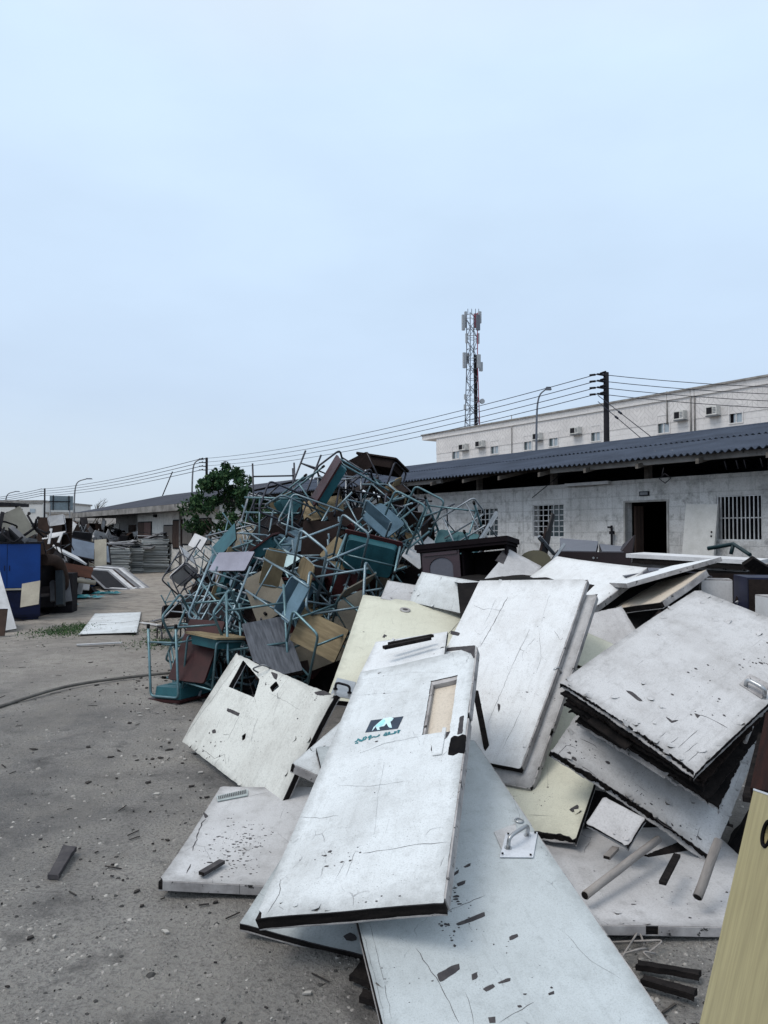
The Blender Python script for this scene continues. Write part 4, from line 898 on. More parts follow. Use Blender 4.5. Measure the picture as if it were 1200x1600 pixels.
o = slab('under', 'old_door', 'dirty door corner showing below the door with the sticker, its edge dark', 'door', D_COOL, .036, (.004, .003, .003, .006), .04, cracks=[([(420, 1432), (440, 1395), (440, 1360)], .002)], lips='b')
b_ = MB(); P0 = uv('under', 548, 1465); b_.prism(blob(P0.x, P0.y, .02, .028, 8), .0005, .002); b_.build('stain_patch', D_CHIP, o)

o = slab('speck', 'old_door', 'white door flat on the sand sprinkled with black flecks, a grille plate at its corner', 'door', D_GREY, .045, (.004, .003, .004, .006), .05, flakes=9,
    specks=[(372, 1318, 130, 26, 26, .0055), (385, 1345, 60, 25, 20, .005), (340, 1290, 10, 30, 20, .004)], cracks=[([(300, 1330), (315, 1285), (322, 1278)], .006), ([(292, 1368), (298, 1352)], .01), ([(320, 1327), (342, 1328)], .0015), ([(388, 1244), (430, 1235), (470, 1232)], .0015)], chips=[[(318, 1268), (325, 1274), (321, 1277)]], lips='b', core_amp=(.005, .004, .005, .008))
gp = on('speck', o, [(338, 1245), (340, 1253), (387, 1244), (387, 1234)], 'grille_plate', worn('grille_plate_grey', (.42, .47, .47), (.30, .34, .34), .5, rand=0), .003, .009)
b_ = MB(); qa, qb, qc, qd = (uv('speck', *p) for p in ((341, 1246), (342, 1251), (384, 1242), (384, 1236)))
for i in range(16):
    t = i / 15; a, b = qa + (qd - qa) * t, qb + (qc - qb) * t; b_.add([(a.x - .002, a.y, .0095), (a.x + .002, a.y, .0095), (b.x + .002, b.y, .0095), (b.x - .002, b.y, .0095)], [(0, 1, 2, 3)])
for j in range(4):
    t = .1 + .27 * j; a, b = qa + (qb - qa) * t, qd + (qc - qd) * t; b_.add([(a.x, a.y - .0015, .0097), (b.x, b.y - .0015, .0097), (b.x, b.y + .0015, .0097), (a.x, a.y + .0015, .0097)], [(0, 1, 2, 3)])
b_.build('grille_lines', D_CHIP, gp)

o = slab('broken', 'old_door', 'broken white door tilted on its edge with a square hole, beside the desk heap', 'door', D_WARM, .04, (.012, .010, .022, .006), .03, flakes=24,
    holes=[[(378, 1031), (404, 1061), (397, 1089), (358, 1073)], [(421, 1073), (430, 1064), (435, 1072), (425, 1081)], [(378, 1150), (384, 1146), (383, 1154), (379, 1157)]],
    chips=[[(422, 1049), (432, 1053), (431, 1061), (427, 1059)], [(356, 1107), (375, 1115), (373, 1119), (355, 1111)], [(332, 1142), (337, 1140), (338, 1145), (333, 1146)], [(492, 1083), (505, 1080), (520, 1086), (500, 1087)]],
    cracks=[([(375, 1117), (365, 1138), (355, 1157)], .002), ([(373, 1033), (330, 1098), (292, 1152)], .003), ([(315, 1170), (335, 1185), (350, 1178), (352, 1195)], .0025), ([(355, 1193), (358, 1180)], .002), ([(405, 1118), (398, 1135), (392, 1160)], .002), ([(345, 1125), (338, 1140)], .0015), [(388, 1060), (400, 1100)], ([(420, 1082), (445, 1095), (470, 1110)], .001)],
    specks=[(480, 1105, 14, 15, 15, .005), (330, 1170, 22, 15, 12, .006), (420, 1060, 14, 8, 12, .006)], core_amp=(.016, .012, .026, .01))
b_ = MB(); a, b = uv('broken', 402, 1050), uv('broken', 420, 1043); b_.tube(fillet([(a.x, a.y, 0), (a.x, a.y, .06), (b.x, b.y, .06), (b.x, b.y, 0)], .035, 4), .006, 8); b_.build('handle', m_galv, o)

o = slab('cream', 'old_door', 'cream door with a round lock hole and a black pull handle at its lower corner', 'door', D_CREAM, .04, (.004, .003, .003, .003), .06,
    cracks=[([(721, 968), (695, 995), (670, 1005)], .005), ([(604, 995), (604, 992)], .004)], chips=[[(601, 996), (605, 992), (600, 990), (597, 995)]], specks=[(650, 1000, 10, 40, 20, .004)])
q = uv('cream', 633, 954); b_ = MB(); b_.tube([(q.x, q.y, .0), (q.x, q.y, .010)], .045, 20); lk = b_.build('lock_rose', D_LIP, o)
b_ = MB(); b_.tube([(q.x, q.y, .0101), (q.x, q.y, .0125)], .022, 14); b_.build('keyhole', D_CHIP, lk)
pl = on('cream', o, [(527, 1059), (556, 1066), (549, 1093), (516, 1086)], 'handle_plate', STEEL, .001, .004)
pull_handle('cream', o, (524, 1077), (546, 1083), .05, .008, m_pole, pl)
o = slab('wedge', 'old_board', 'small white board with a thick grey end between the broken door and the sticker door', 'board', D_WHITE, .05, (.004, .004, .004, .004), .04, lips='b', chips=[[(505, 1166), (508, 1165), (508, 1168)]])
slab('nextcream', 'old_board', 'small white board lying under the two black slats', 'board', D_BRIGHT, .03, (.003, .003, .004, .003), .06)
slab('greyA', 'old_board', 'narrow grey board behind the cream door, left of the pair', 'board', D_GREY, .03, (.002, .003, .003, .003), .06, chips=[])
slab('greyB', 'old_board', 'pale two tone board with a dark dot below the purple cabinet', 'board', D_WHITE, .03, (.003, .003, .003, .003), .06)
slab('greyC', 'old_board', 'stained grey board with a dark patch on its corner, leaning before the purple cabinet', 'board', D_DIRTY, .03, (.003, .003, .006, .003), .06, chips=[[(773, 876), (787, 882), (796, 862), (785, 860)]])

o = slab('centre', 'old_door', 'long white door in the middle of the heap with lengthwise cracks', 'door', D_BRIGHT, .045, (.004, .008, .006, .004), .03, flakes=7,
    cracks=[([(793, 933), (770, 975), (750, 1010)], .004), ([(827, 983), (800, 1040), (777, 1093), (762, 1130)], .0018), ([(842, 985), (845, 1030), (838, 1050)], .0012), ([(774, 937), (757, 975)], .0015), ([(740, 945), (755, 952), (765, 950)], .002), ([(815, 1105), (800, 1140), (785, 1170)], .0022), ([(866, 985), (875, 1000), (880, 995)], .002), ([(880, 1020), (850, 1110), (815, 1190)], .0015), ([(762, 950), (790, 955)], .0012)],
    chips=[[(704, 984), (718, 988), (716, 992), (703, 989)], [(777, 1098), (781, 1100), (779, 1112)], [(688, 1014), (700, 1011), (742, 1008), (742, 1012), (690, 1017)]], specks=[(800, 1060, 12, 40, 60, .004)], lips='r', core_amp=(.012, .008, .008, .006))
o = slab('centre2', 'old_door', 'grey door directly beneath the long cracked white door', 'door', D_GREY, .045, (.004, .006, .006, .004), .03, chips=[], lips='rb', specks=[(860, 1110, 10, 8, 40, .006)])
b_ = MB(); a, b = uv('centre2', 868, 1055), uv('centre2', 876, 1050); b_.tube(fillet([(a.x, a.y, 0), (a.x, a.y, .05), (b.x, b.y, .05), (b.x, b.y, 0)], .03, 4), .009, 8); b_.build('handle', STEEL, o)
slab('creamlong', 'old_door', 'cream door with a broken end wedged below the grey door', 'door', D_CREAM, .04, (.055, .004, .004, .004), .012, cracks=[([(855, 1195), (856, 1232)], .001), ([(825, 1274), (860, 1276)], .0015)], chips=[[(890, 1266), (902, 1258), (904, 1264), (895, 1270)]], specks=[(850, 1250, 8, 20, 20, .004)], core_amp=(.05, .006, .006, .006))
slab('top', 'old_door', 'clean white door topping the heap with a hinge on its thick edge', 'door', D_BRIGHT, .05, (.003, .004, .004, .004), .05, chips=[[(928, 929), (934, 928), (931, 932)]], lips='r')
o = slab('pairlow', 'old_door', 'dusty beige door with a thick splintered edge, lower of two behind the door stack', 'door', D_BEIGE, .05, (.004, .006, .005, .005), .04, lips='r')
# thin board lying on it
A_, R_, w_, l_ = pose('pairlow')
a, b = at(982, 923, 5.75), at(1130, 881, 5.9); e = (b - a).normalized(); n_ = R_.col[2]; yv = n_.cross(e).normalized(); zz = e.cross(yv)
o = thing('old_board', 'thin white board with a ragged edge, upper of two behind the door stack', 'board', a + zz * .02, Matrix((e, yv, zz)).transposed(), 'old doors and boards in the heap')
b_ = MB(); b_.prism(ragged([(0, 0), ((b - a).length, 0), ((b - a).length - .15, .45), (.1, .5)], (.012, .01, .01, .01), .03, rs), 0, .035, 0, 1); b_.build('face_sheet', [D_BRIGHT, D_LIP], o)

o = slab('stacktop', 'old_door', 'large white door with torn lower edge and steel handle, topmost of the dark stack', 'door', D_GREY, .035, (.040, .012, .012, .006), .009, flakes=46,
    chips=[[(978, 1081), (987, 1083), (1004, 1097), (996, 1095)], [(1040, 1120), (1050, 1126), (1060, 1125), (1050, 1129)], [(1085, 1115), (1094, 1118), (1090, 1122)]],
    cracks=[([(1088, 1117), (1105, 1120), (1137, 1137)], .003), ([(1045, 1160), (1060, 1150)], .002), ([(1060, 1165), (1072, 1155), (1090, 1140)], .002), ([(1070, 1172), (1090, 1158)], .002), ([(1030, 1150), (1040, 1143)], .002), ([(1075, 1185), (1100, 1165)], .002)],
    specks=[(1185, 1030, 26, 12, 15, .005), (1100, 1060, 10, 15, 10, .004), (1110, 1100, 12, 30, 10, .004)], core_amp=(.07, .02, .02, .012))
pl = on('stacktop', o, [(1155, 1072), (1171, 1056), (1203, 1072), (1190, 1094)], 'handle_plate', D_LIP, .001, .005)
pull_handle('stacktop', o, (1165, 1074), (1194, 1090), .055, .010, STEEL, pl)
A_, R_, w_, l_ = pose('stacktop'); A2_, R2_, _, _ = pose('stacklow')
lay = [(('dark', 'brown', 'dark', 'dark', 'brown', 'dark', 'grey', 'grey')[i], (.036 + .021 * i), (rs.uniform(-.02, .02), -.010 + .006 * i + rs.uniform(-.012, .012)), .016) for i in range(7)]
labs = ['charred board directly under the white handled door of the stack', 'brown splintered board second in the dark stack', 'charred board third in the dark stack', 'charred board fourth in the dark stack', 'brown splintered board fifth in the dark stack', 'charred board second from the bottom of the dark stack', 'bottom grey board of the dark stack']
D_BROWN = worn('splintered_brown', (.028, .021, .019), (.012, .010, .010), .95, rand=0, scale=10, stretch=(1, 8, 1), bump=.9)
for i, (k_, dz, (dx, dy), th) in enumerate(lay):
    f_ = (i + .6) / 7.6                       # the layers fan out between the handled door and the sagging one below
    q0 = (A_ - R_.col[2] * .036) + R_ @ Vector((dx, dy, 0)); q1 = A2_ + R2_ @ Vector((.05, .17, .035)) + R2_ @ Vector((dx, dy, 0))
    Rr = R_.to_quaternion().slerp(R2_.to_quaternion(), f_).to_matrix() @ Matrix.Rotation(rs.uniform(-.03, .03), 3, 'Z')
    o = thing('old_board', labs[i], 'board', q0.lerp(q1, f_), Rr, 'dark broken boards stacked under the handled door')
    b_ = MB(); b_.prism(ragged([(0, 0), (w_ - .02, 0), (w_ - .02, l_ - .1), (0, l_ - .1)], (.045, .03, .02, .012), .012, rs, .7), -th, 0); b_.build('sheet', {'dark': D_EDGE, 'brown': D_BROWN, 'grey': D_DIRTY}[k_], o)
    if i in (1, 3, 5):      # a frame batten showing between the sheets
        b_ = MB(); b_.box((w_ * (.25 + .1 * i), .02, -.024), (w_ * .3, .05, .010), 0, Matrix.Rotation(.05 * (i - 3), 4, 'Z')); b_.build('batten', D_LIP if i == 3 else D_EDGE, o)
for k_, (p0, p1, lab) in enumerate((((1185, 1110), (1164, 1160), 'thin pale lath poking out under the handled door'), ((1199, 1098), (1188, 1118), 'short pale lath beside the handled door edge'))):
    a, b = at(*p0, 4.0), at(*p1, 3.75); o = thing('lath', lab, 'lath', b, None)
    b_ = MB(); b_.tube([(0, 0, 0), a - b], .010, 5); b_.build('lath_strip', D_LIP, o)

o = slab('stacklow', 'old_door', 'white flaking door sagging below the dark stack, its lower edge torn black', 'door', D_GREY, .05, (.034, .008, .012, .012), .010, flakes=55,
    cracks=[([(1015, 1268), (1035, 1285), (1062, 1300)], .004), ([(985, 1220), (1012, 1240)], .002), ([(905, 1155), (925, 1165), (932, 1172)], .003), ([(895, 1190), (920, 1205), (935, 1218)], .003), ([(870, 1180), (885, 1165), (900, 1170)], .003), ([(1095, 1290), (1090, 1310)], .003)],
    specks=[(905, 1180, 20, 20, 12, .008), (1000, 1245, 18, 30, 10, .006), (1090, 1310, 14, 15, 10, .006)], core_amp=(.055, .02, .02, .03))
slab('small', 'old_board', 'small grey board corner poking out between the cream door and the floor panel', 'board', D_DIRTY, .035, (.012, .006, .004, .004), .02)
slab('floorpanel', 'old_board', 'grey board flat on the ground under the sagging door with a pale front lipping', 'board', D_DIRTY, .04, (.002, .003, .003, .003), .06, lips='b', specks=[(1040, 1400, 20, 60, 20, .005)])
for i_, (px, py, Y_, up_, sp_, w2, l2, mm, lab) in enumerate(((965, 1268, 4.2, (.1, -.35, .9), -.5, .34, .30, D_EDGE, 'charred board wedged deep beneath the sagging door'), (1062, 1345, 3.72, (.15, -.5, .8), .2, .30, .18, D_EDGE, 'small charred board under the torn lower corner of the sagging door'), (935, 985, 5.6, (-.2, -.55, .8), .4, .5, .4, D_DIRTY, 'grey dirty board deep in the gap behind the handled door'), (905, 1010, 5.3, (.1, -.6, .8), .9, .35, .5, D_CREAM, 'cream board deep in the gap right of the long grey door'))):
    o = tag(empty('old_board', at(px, py, Y_), Vector(up_).normalized().to_track_quat('Z', 'Y') @ Quaternion((0, 0, 1), sp_)), lab, 'board', 'old doors and boards in the heap')
    b_ = MB(); b_.prism(ragged([(-w2 / 2, -l2 / 2), (w2 / 2, -l2 / 2), (w2 / 2, l2 / 2), (-w2 / 2, l2 / 2)], (.05, .01, .02, .012), .012, rs, .7), -.006, .0); b_.build('face_sheet', [mm], o)
    b_ = MB(); b_.prism(ragged([(-w2 / 2, -l2 / 2), (w2 / 2, -l2 / 2), (w2 / 2, l2 / 2), (-w2 / 2, l2 / 2)], (.06, .02, .02, .02), .012, rs, .7), -.034, -.0065); b_.build('core', [D_EDGE], o)
WOODY, nt, bs = newmat('yellow_wood_grain'); co = _coords(nt, (10, .8, 1)); a_ = _noise(nt, co, 6, 6, .65)
nt.links.new(_mix(nt, _ramp(nt, a_, .36, .66), (.37, .32, .165), (.275, .235, .118)), bs.inputs['Base Color']); bs.inputs['Roughness'].default_value = .55
A_, R_, w_, l_ = pose('yellow')
o = thing('furniture_board', 'yellow wood grain furniture panel with a dark round cable hole at the right edge', 'panel', A_, R_)
hc = uv('yellow', 1199, 1303); hole = [(hc.x + .028 * math.cos(t), hc.y + .028 * math.sin(t)) for t in [i * math.pi / 10 for i in range(20)]]
b_ = MB(); b_.prism([(0, -.2), (w_, -.2), (w_, l_), (0, l_)], -.022, 0, 0, 0, None, [hole]); b_.build('board_body', WOODY, o)
b_ = MB(); b_.box((w_ / 2, l_ + .003, -.011), (w_, .005, .024)); b_.build('edge_banding', PLATE, o)
b_ = MB(); b_.tube([(hc.x, hc.y, -.03), (hc.x, hc.y, -.012)], .0275, 18); b_.tube([(hc.x + .029 * math.cos(t), hc.y + .029 * math.sin(t), .001) for t in [i * math.pi / 12 for i in range(25)]], .0045, 6); b_.build('hole_liner', D_BLACK, o)

# sticks and slats lying on the doors
POLEW = worn('weathered_pole', (.30, .28, .265), (.15, .14, .135), .9, rand=0, scale=5, stretch=(3, 3, .6), bump=.7)
def stick(p0, Y0, p1, Y1, rad, mat, name, label, cat, square=False):
    a, b = at(*p0, Y0), at(*p1, Y1); L = b - a; o = thing(name, label, cat, a, L.to_track_quat('Z', 'Y')); b_ = MB()
    if square: b_.box((0, 0, L.length / 2), (rad * 2.6, rad * 1.2, L.length))
    else: b_.tube([(rs.gauss(0, rad * .06), rs.gauss(0, rad * .06), L.length * t) for t in (0, .2, .4, .6, .8, 1)], rad, 10)
    b_.build('shaft', mat, o); b_ = MB(); b_.tube([(0, 0, -.003), (0, 0, .001)], rad * .85, 8) if not square else b_.box((0, 0, -.001), (rad * 2.2, rad, .004)); b_.build('cut_end', D_EDGE, o); return o
stick((914, 1399), 3.18, (1029, 1311), 3.62, .0175, POLEW, 'wooden_pole', 'weathered round pole slanting across the flat grey board', 'pole')
stick((1090, 1402), 3.14, (1122, 1313), 3.30, .0195, POLEW, 'wooden_pole', 'short thick pole standing out under the torn black corner', 'pole')
stick((1035, 1380), 3.20, (1058, 1336), 3.45, .011, D_EDGE, 'stick', 'thin black slat between the two weathered poles', 'slat', True)
stick((948, 1340), 3.5, (962, 1325), 3.6, .012, POLEW, 'stick', 'short pale stub of wood beside the small grey board', 'slat', True)
stick((600, 1012), 4.98, (672, 997), 5.10, .017, D_EDGE, 'stick', 'lower black slat lying across the small white board', 'slat', True)
stick((608, 1006), 5.10, (676, 993), 5.22, .015, D_EDGE, 'stick', 'upper black slat lying across the small white board', 'slat', True)
stick((743, 1080), 4.6, (763, 1182), 4.42, .012, D_EDGE, 'stick', 'long thin dark slat between the sticker door and the cracked door', 'slat', True)
stick((315, 1365), 3.47, (347, 1346), 3.60, .013, D_CHIP, 'stick', 'short charred chip of wood on the flecked door', 'slat', True)
stick((1190, 1240), 3.0, (1212, 1120), 3.5, .03, worn('red_brown_timber', (.03, .014, .012), (.012, .009, .009), .9, rand=0, stretch=(8, 8, .7), bump=.7), 'timber_post', 'dark red brown timber leaning at the right edge of the picture', 'timber', True)
stick((1172, 1250), 3.15, (1196, 1150), 3.6, .022, D_EDGE, 'timber_post', 'black timber strip between the sagging door and the red brown timber', 'timber', True)
for i, (pts, lab) in enumerate((([(74, 1370), (92, 1372), (120, 1326), (98, 1322)], 'dark broken offcut of board lying alone on the sand'), ([(993, 1512), (1093, 1528), (1096, 1519), (996, 1503)], 'dark plank on the ground beside the yellow panel'), ([(1000, 1535), (1085, 1560), (1090, 1548), (1005, 1525)], 'second dark plank on the ground nearer the camera'), ([(545, 1528), (578, 1541), (588, 1515), (565, 1500)], 'dark board fragment beside the long big door edge'), ([(560, 1562), (590, 1572), (594, 1556), (566, 1548)], 'smaller dark fragment below the other beside the big door'), ([(1018, 1455), (1090, 1452), (1091, 1448), (1018, 1450)], 'thin pale lath on the shaded ground'))):
    P = [on_ground(*p, .012) for p in pts]; P = P if (P[1] - P[0]).cross(P[2] - P[1]).z > 0 else P[::-1]; c0 = sum(P, Vector()) / 4; o = thing('board_offcut', lab, 'offcut', c0, None, 'board scraps on the ground')
    b_ = MB(); b_.prism(ragged([(p.x - c0.x, p.y - c0.y) for p in P], (.012,), .02, rs, .7), -.012, .010); b_.build('plank', POLEW if i == 5 else (D_CHIP if i == 0 else D_EDGE), o)
wr = thing('bent_wire', 'bent wire scraps on the shaded ground beside the yellow panel', 'wire', on_ground(1010, 1490))
b_ = MB()
for k in range(4):
    a = Vector((rs.uniform(-.05, .05), rs.uniform(-.05, .08), .012)); b_.tube(fillet([a, a + Vector((rs.uniform(-.1, .1), rs.uniform(-.1, .1), .02)), a + Vector((rs.uniform(-.15, .15), rs.uniform(-.15, .1), .005))], .03, 4), .004, 5)
b_.build('wire_loop', POLEW, wr)

# old sheets are never flat: bow and twist each leaf a little
def warp(o, w_, l_, bx, by, tw):
    for ch in o.children:
        if ch.type != 'MESH': continue
        bm = bmesh.new(); bm.from_mesh(ch.data)
        if ch.name.split('.')[0] in ('face_sheet', 'core', 'back_sheet', 'edge_strip'):
            for ax, L in ((0, w_), (1, l_)):
                n_ = int(L / .09)
                for k in range(1, n_):
                    co_ = Vector((L * k / n_, 0, 0)) if ax == 0 else Vector((0, L * k / n_, 0)); no_ = Vector((1, 0, 0)) if ax == 0 else Vector((0, 1, 0))
                    bmesh.ops.bisect_plane(bm, geom=bm.verts[:] + bm.edges[:] + bm.faces[:], plane_co=co_, plane_no=no_)
        for v in bm.verts:
            u, q = v.co.x / w_ - .5, v.co.y / l_ - .5
            v.co.z += bx * (4 * u * u - .5) + by * (4 * q * q - .5) + tw * 4 * u * q + .004 * noise.noise(Vector((u * 3, q * 4, w_ * 9)))
        bm.to_mesh(ch.data); bm.free()
WARP = {'logo': (.004, .008, .010), 'big': (.003, .006, -.008), 'speck': (.003, .008, .008), 'broken': (.01, -.012, .012), 'cream': (0, .01, -.006), 'centre': (-.004, .012, .01), 'centre2': (0, .012, .01), 'creamlong': (0, .012, 0), 'top': (.006, .006, -.008), 'stacktop': (-.008, -.014, .016), 'stacklow': (-.02, -.022, .018), 'floorpanel': (.003, .004, .005), 'greyB': (0, -.01, .01), 'under': (0, .004, .004), 'pairlow': (.005, .005, .01)}
for o in [x for x in COL.objects if x.type == 'EMPTY' and x.name.split('.')[0] in ('old_door', 'old_board') and x.parent is None]:
    for k_, wv_ in WARP.items():
        if (o.location - Vector(POSE[k_][0])).length < 1e-5: warp(o, POSE[k_][3], POSE[k_][4], *wv_)
# added dark sheet under the doors; its near-black colour stands in for shade in the gaps
SL = []
for k in ('big', 'logo', 'under', 'broken', 'cream', 'nextcream', 'greyA', 'greyB', 'centre', 'centre2', 'creamlong', 'top', 'pairlow', 'stacktop', 'stacklow', 'floorpanel', 'greyC'):
    A, R, w_, l_ = pose(k); SL.append((A, R, w_, l_, .5))
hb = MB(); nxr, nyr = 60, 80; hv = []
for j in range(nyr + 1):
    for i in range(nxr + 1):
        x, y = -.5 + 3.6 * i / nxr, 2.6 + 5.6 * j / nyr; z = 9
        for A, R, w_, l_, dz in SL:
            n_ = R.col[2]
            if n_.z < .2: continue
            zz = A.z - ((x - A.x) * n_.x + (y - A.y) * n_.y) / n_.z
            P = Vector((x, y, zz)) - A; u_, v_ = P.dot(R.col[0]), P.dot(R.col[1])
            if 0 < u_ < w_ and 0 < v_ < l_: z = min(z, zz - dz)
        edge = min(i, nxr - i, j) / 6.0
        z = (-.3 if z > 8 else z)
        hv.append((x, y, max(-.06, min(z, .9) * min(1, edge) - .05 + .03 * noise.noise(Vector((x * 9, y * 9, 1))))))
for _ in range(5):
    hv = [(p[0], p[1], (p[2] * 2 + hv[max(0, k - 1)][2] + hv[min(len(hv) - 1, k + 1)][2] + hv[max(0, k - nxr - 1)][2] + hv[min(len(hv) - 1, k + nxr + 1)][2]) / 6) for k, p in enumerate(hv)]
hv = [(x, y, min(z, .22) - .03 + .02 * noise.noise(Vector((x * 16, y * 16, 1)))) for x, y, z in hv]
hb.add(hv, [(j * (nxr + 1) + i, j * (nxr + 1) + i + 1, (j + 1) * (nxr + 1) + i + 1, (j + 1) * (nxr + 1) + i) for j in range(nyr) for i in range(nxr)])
tag(hb.build('gap_filler', worn('hollow_shade_fill', (.008, .008, .009), (.022, .018, .017), .95, rand=0, scale=9, fine=60, bump=1.0)), 'added dark filler sheet that paints shade into the hollow under the doors', kind='stuff')

# ------------------------------------------------------------------ the heap of school desks and chairs
def tubepaint(nm, c, c2): return worn(nm, c, c2, .32, .4, rand=.25, scale=14, spots=(.06, .035, .025), spot_at=.70, bump=.15)
T_TEAL = tubepaint('teal_tube', (.105, .19, .215), (.065, .12, .14)); T_PALE = tubepaint('pale_blue_tube', (.19, .265, .305), (.11, .16, .19)); T_DARK = tubepaint('dark_tube', (.030, .032, .045), (.018, .018, .024)); T_GREY = tubepaint('grey_tube', (.26, .29, .32), (.15, .17, .19))
S_TEAL = worn('teal_steel_tray', (.028, .120, .145), (.016, .07, .088), .5, .15, rand=.2, scale=5, spots=(.05, .04, .035), spot_at=.71); S_BLUE = worn('slate_blue_seat', (.10, .17, .225), (.06, .11, .145), .6, rand=.2, scale=5)
W_MAROON = worn('maroon_laminate', (.045, .010, .011), (.02, .006, .007), .55, rand=.2, scale=6); W_PLY = worn('tan_plywood', (.23, .185, .115), (.12, .095, .06), .75, rand=.25, scale=4, stretch=(1, 7, 1), spots=(.10, .07, .05), spot_at=.70); W_BEIGE = worn('beige_laminate', (.24, .22, .18), (.15, .135, .11), .7, rand=.2, scale=4)
W_DKBR = worn('dark_brown_board', (.026, .018, .017), (.013, .010, .009), .8, rand=.25, scale=5); W_LAV = worn('lavender_grey_laminate', (.27, .275, .34), (.19, .19, .235), .65, rand=.1, scale=3); W_MINT = worn('pale_mint_board', (.42, .56, .58), (.32, .43, .45), .6, rand=.1, scale=3)
W_WHITE = worn('white_laminate', (.58, .585, .60), (.42, .42, .42), .6, rand=.12, scale=3); W_GREYGRAIN = worn('grey_wood_grain', (.115, .125, .145), (.05, .056, .066), .85, rand=0, scale=7, stretch=(7, .8, 1), bump=.5)
PLUG = worn('black_foot_plug', (.01, .01, .011), (.02, .02, .02), .8, rand=0)
def rrect(w_, d_, r_, n_=4):
    return [(p.x, p.y) for p in fillet([(-w_ / 2, -d_ / 2, 0), (w_ / 2, -d_ / 2, 0), (w_ / 2, d_ / 2, 0), (-w_ / 2, d_ / 2, 0)], r_, n_, True)[:-1]]
proto_n = 0
def make_desk(frame, tray, top, name='school_desk'):
    """one pupil's desk: wooden top over a pressed steel book tray on a tube frame; origin at its middle"""
    o = thing(name, 'desk', 'desk', (0, 0, -50)); H2 = .36
    b_ = MB(); b_.prism(rrect(.62, .44, .03), H2 - .022, H2); b_.build('desktop', top, o)
    b_ = MB(); w_, d_ = .54, .36
    ou = rrect(w_, d_, .05); inn = rrect(w_ - .05, d_ - .05, .04); k = len(ou)
    vs = [(x, y, H2 - .024) for x, y in ou] + [(x * .93, y * .93, H2 - .13) for x, y in ou]
    b_.add(vs, [(i, k + i, k + (i + 1) % k, (i + 1) % k) for i in range(k)] + [tuple(range(k, 2 * k))[::-1]], 0)
    for x in (-.12, .0, .12): b_.box((x, 0, H2 - .132), (.012, d_ * .7, .006))
    b_.build('book_tray', tray, o)
    for s in (-1, 1):
        b_ = MB(); x = s * .285
        b_.tube(fillet([(x, -.19, -.36), (x, -.19, H2 - .045), (x, .19, H2 - .045), (x, .19, -.36)], .05, 4), .0125, 8); b_.build('leg_frame', frame, o)
        b_ = MB(); b_.tube([(x, -.19, -.20), (x, .19, -.20)], .010, 6); b_.build('side_rail', frame, o)
    b_ = MB(); b_.tube([(-.285, .19, -.20), (.285, .19, -.20)], .010, 6); b_.build('cross_rail', frame, o)
    for sx in (-1, 1):
        for sy in (-1, 1): b_ = MB(); b_.tube([(sx * .285, sy * .19, -.375), (sx * .285, sy * .19, -.335)], .0155, 8); b_.build('foot_plug', PLUG, o)
    return o
def make_chair(frame, seat, name='school_chair', back=True):
    o = thing(name, 'chair', 'chair', (0, 0, -50)); z0 = -.38
    for s in (-1, 1):
        b_ = MB(); x = s * .18
        b_.tube(fillet([(x, -.20, z0), (x, -.15, .05), (x, .15, .02), (x, .21, z0)], .05, 4), .0115, 8); b_.build('leg_frame', frame, o)
        b_ = MB(); b_.tube(fillet([(x, -.02, .035), (x, .17, .05), (x, .24, .40)], .07, 5), .0115, 8); b_.build('back_upright', frame, o)
        b_ = MB(); b_.tube([(x, -.185, -.22), (x, .188, -.22)], .009, 6); b_.build('side_rail', frame, o)
    b_ = MB(); b_.tube([(-.18, .188, -.24), (.18, .188, -.24)], .009, 6); b_.build('cross_rail', frame, o)
    b_ = MB(); P = rrect(.38, .37, .06); k = len(P)
    top = [(x, y - .005, .062 - .10 * max(0, -y - .10) + .25 * (x * x - .02) * .3) for x, y in P]
    b_.add(top + [(x, y, z - .011) for x, y, z in top], [tuple(range(k)), tuple(range(2 * k - 1, k - 1, -1))] + [(i, k + i, k + (i + 1) % k, (i + 1) % k) for i in range(k)]); b_.build('seat', seat, o)
    if back:
        b_ = MB(); P = rrect(.40, .20, .05); vs = []
        for dz in (0, .011): vs += [(x, .225 + z * .2 - dz - .35 * (.04 - x * x), .31 + z) for x, z in P]
        b_.add(vs, [tuple(range(k)), tuple(range(2 * k - 1, k - 1, -1))] + [(i, k + i, k + (i + 1) % k, (i + 1) % k) for i in range(k)]); b_.build('backrest', seat, o)
    return o
def make_frame(frame, name='tube_frame'):
    o = thing(name, 'frame', 'desk frame', (0, 0, -50))
    for s in (-1, 1):
        b_ = MB(); x = s * .28
        b_.tube(fillet([(x, -.20, -.36), (x, -.20, .33), (x, .20, .33), (x, .20, -.36)], .06, 4), .0125, 8); b_.build('leg_frame', frame, o)
        b_ = MB(); b_.tube([(x, -.20, -.18), (x, .20, -.18)], .010, 6); b_.build('side_rail', frame, o)
    for y, z in ((-.2, .2), (.2, .2), (.2, -.18)):
        b_ = MB(); b_.tube([(-.28, y, z), (.28, y, z)], .011, 6); b_.build('cross_rail', frame, o)
    return o
PROTO = {
 'teal desk': make_desk(T_TEAL, S_TEAL, W_MAROON), 'blue desk': make_desk(T_PALE, S_BLUE, W_LAV), 'dark desk': make_desk(T_DARK, W_DKBR, W_DKBR), 'tan desk': make_desk(T_TEAL, S_TEAL, W_PLY),
 'tan chair': make_chair(T_PALE, W_PLY), 'blue chair': make_chair(T_PALE, S_BLUE), 'dark chair': make_chair(T_DARK, W_DKBR), 'beige chair': make_chair(T_TEAL, W_BEIGE), 'white chair': make_chair(T_DARK, W_WHITE),
 'teal frame': make_frame(T_TEAL), 'pale frame': make_frame(T_PALE), 'dark frame': make_frame(T_DARK), 'grey frame': make_frame(T_GREY)}
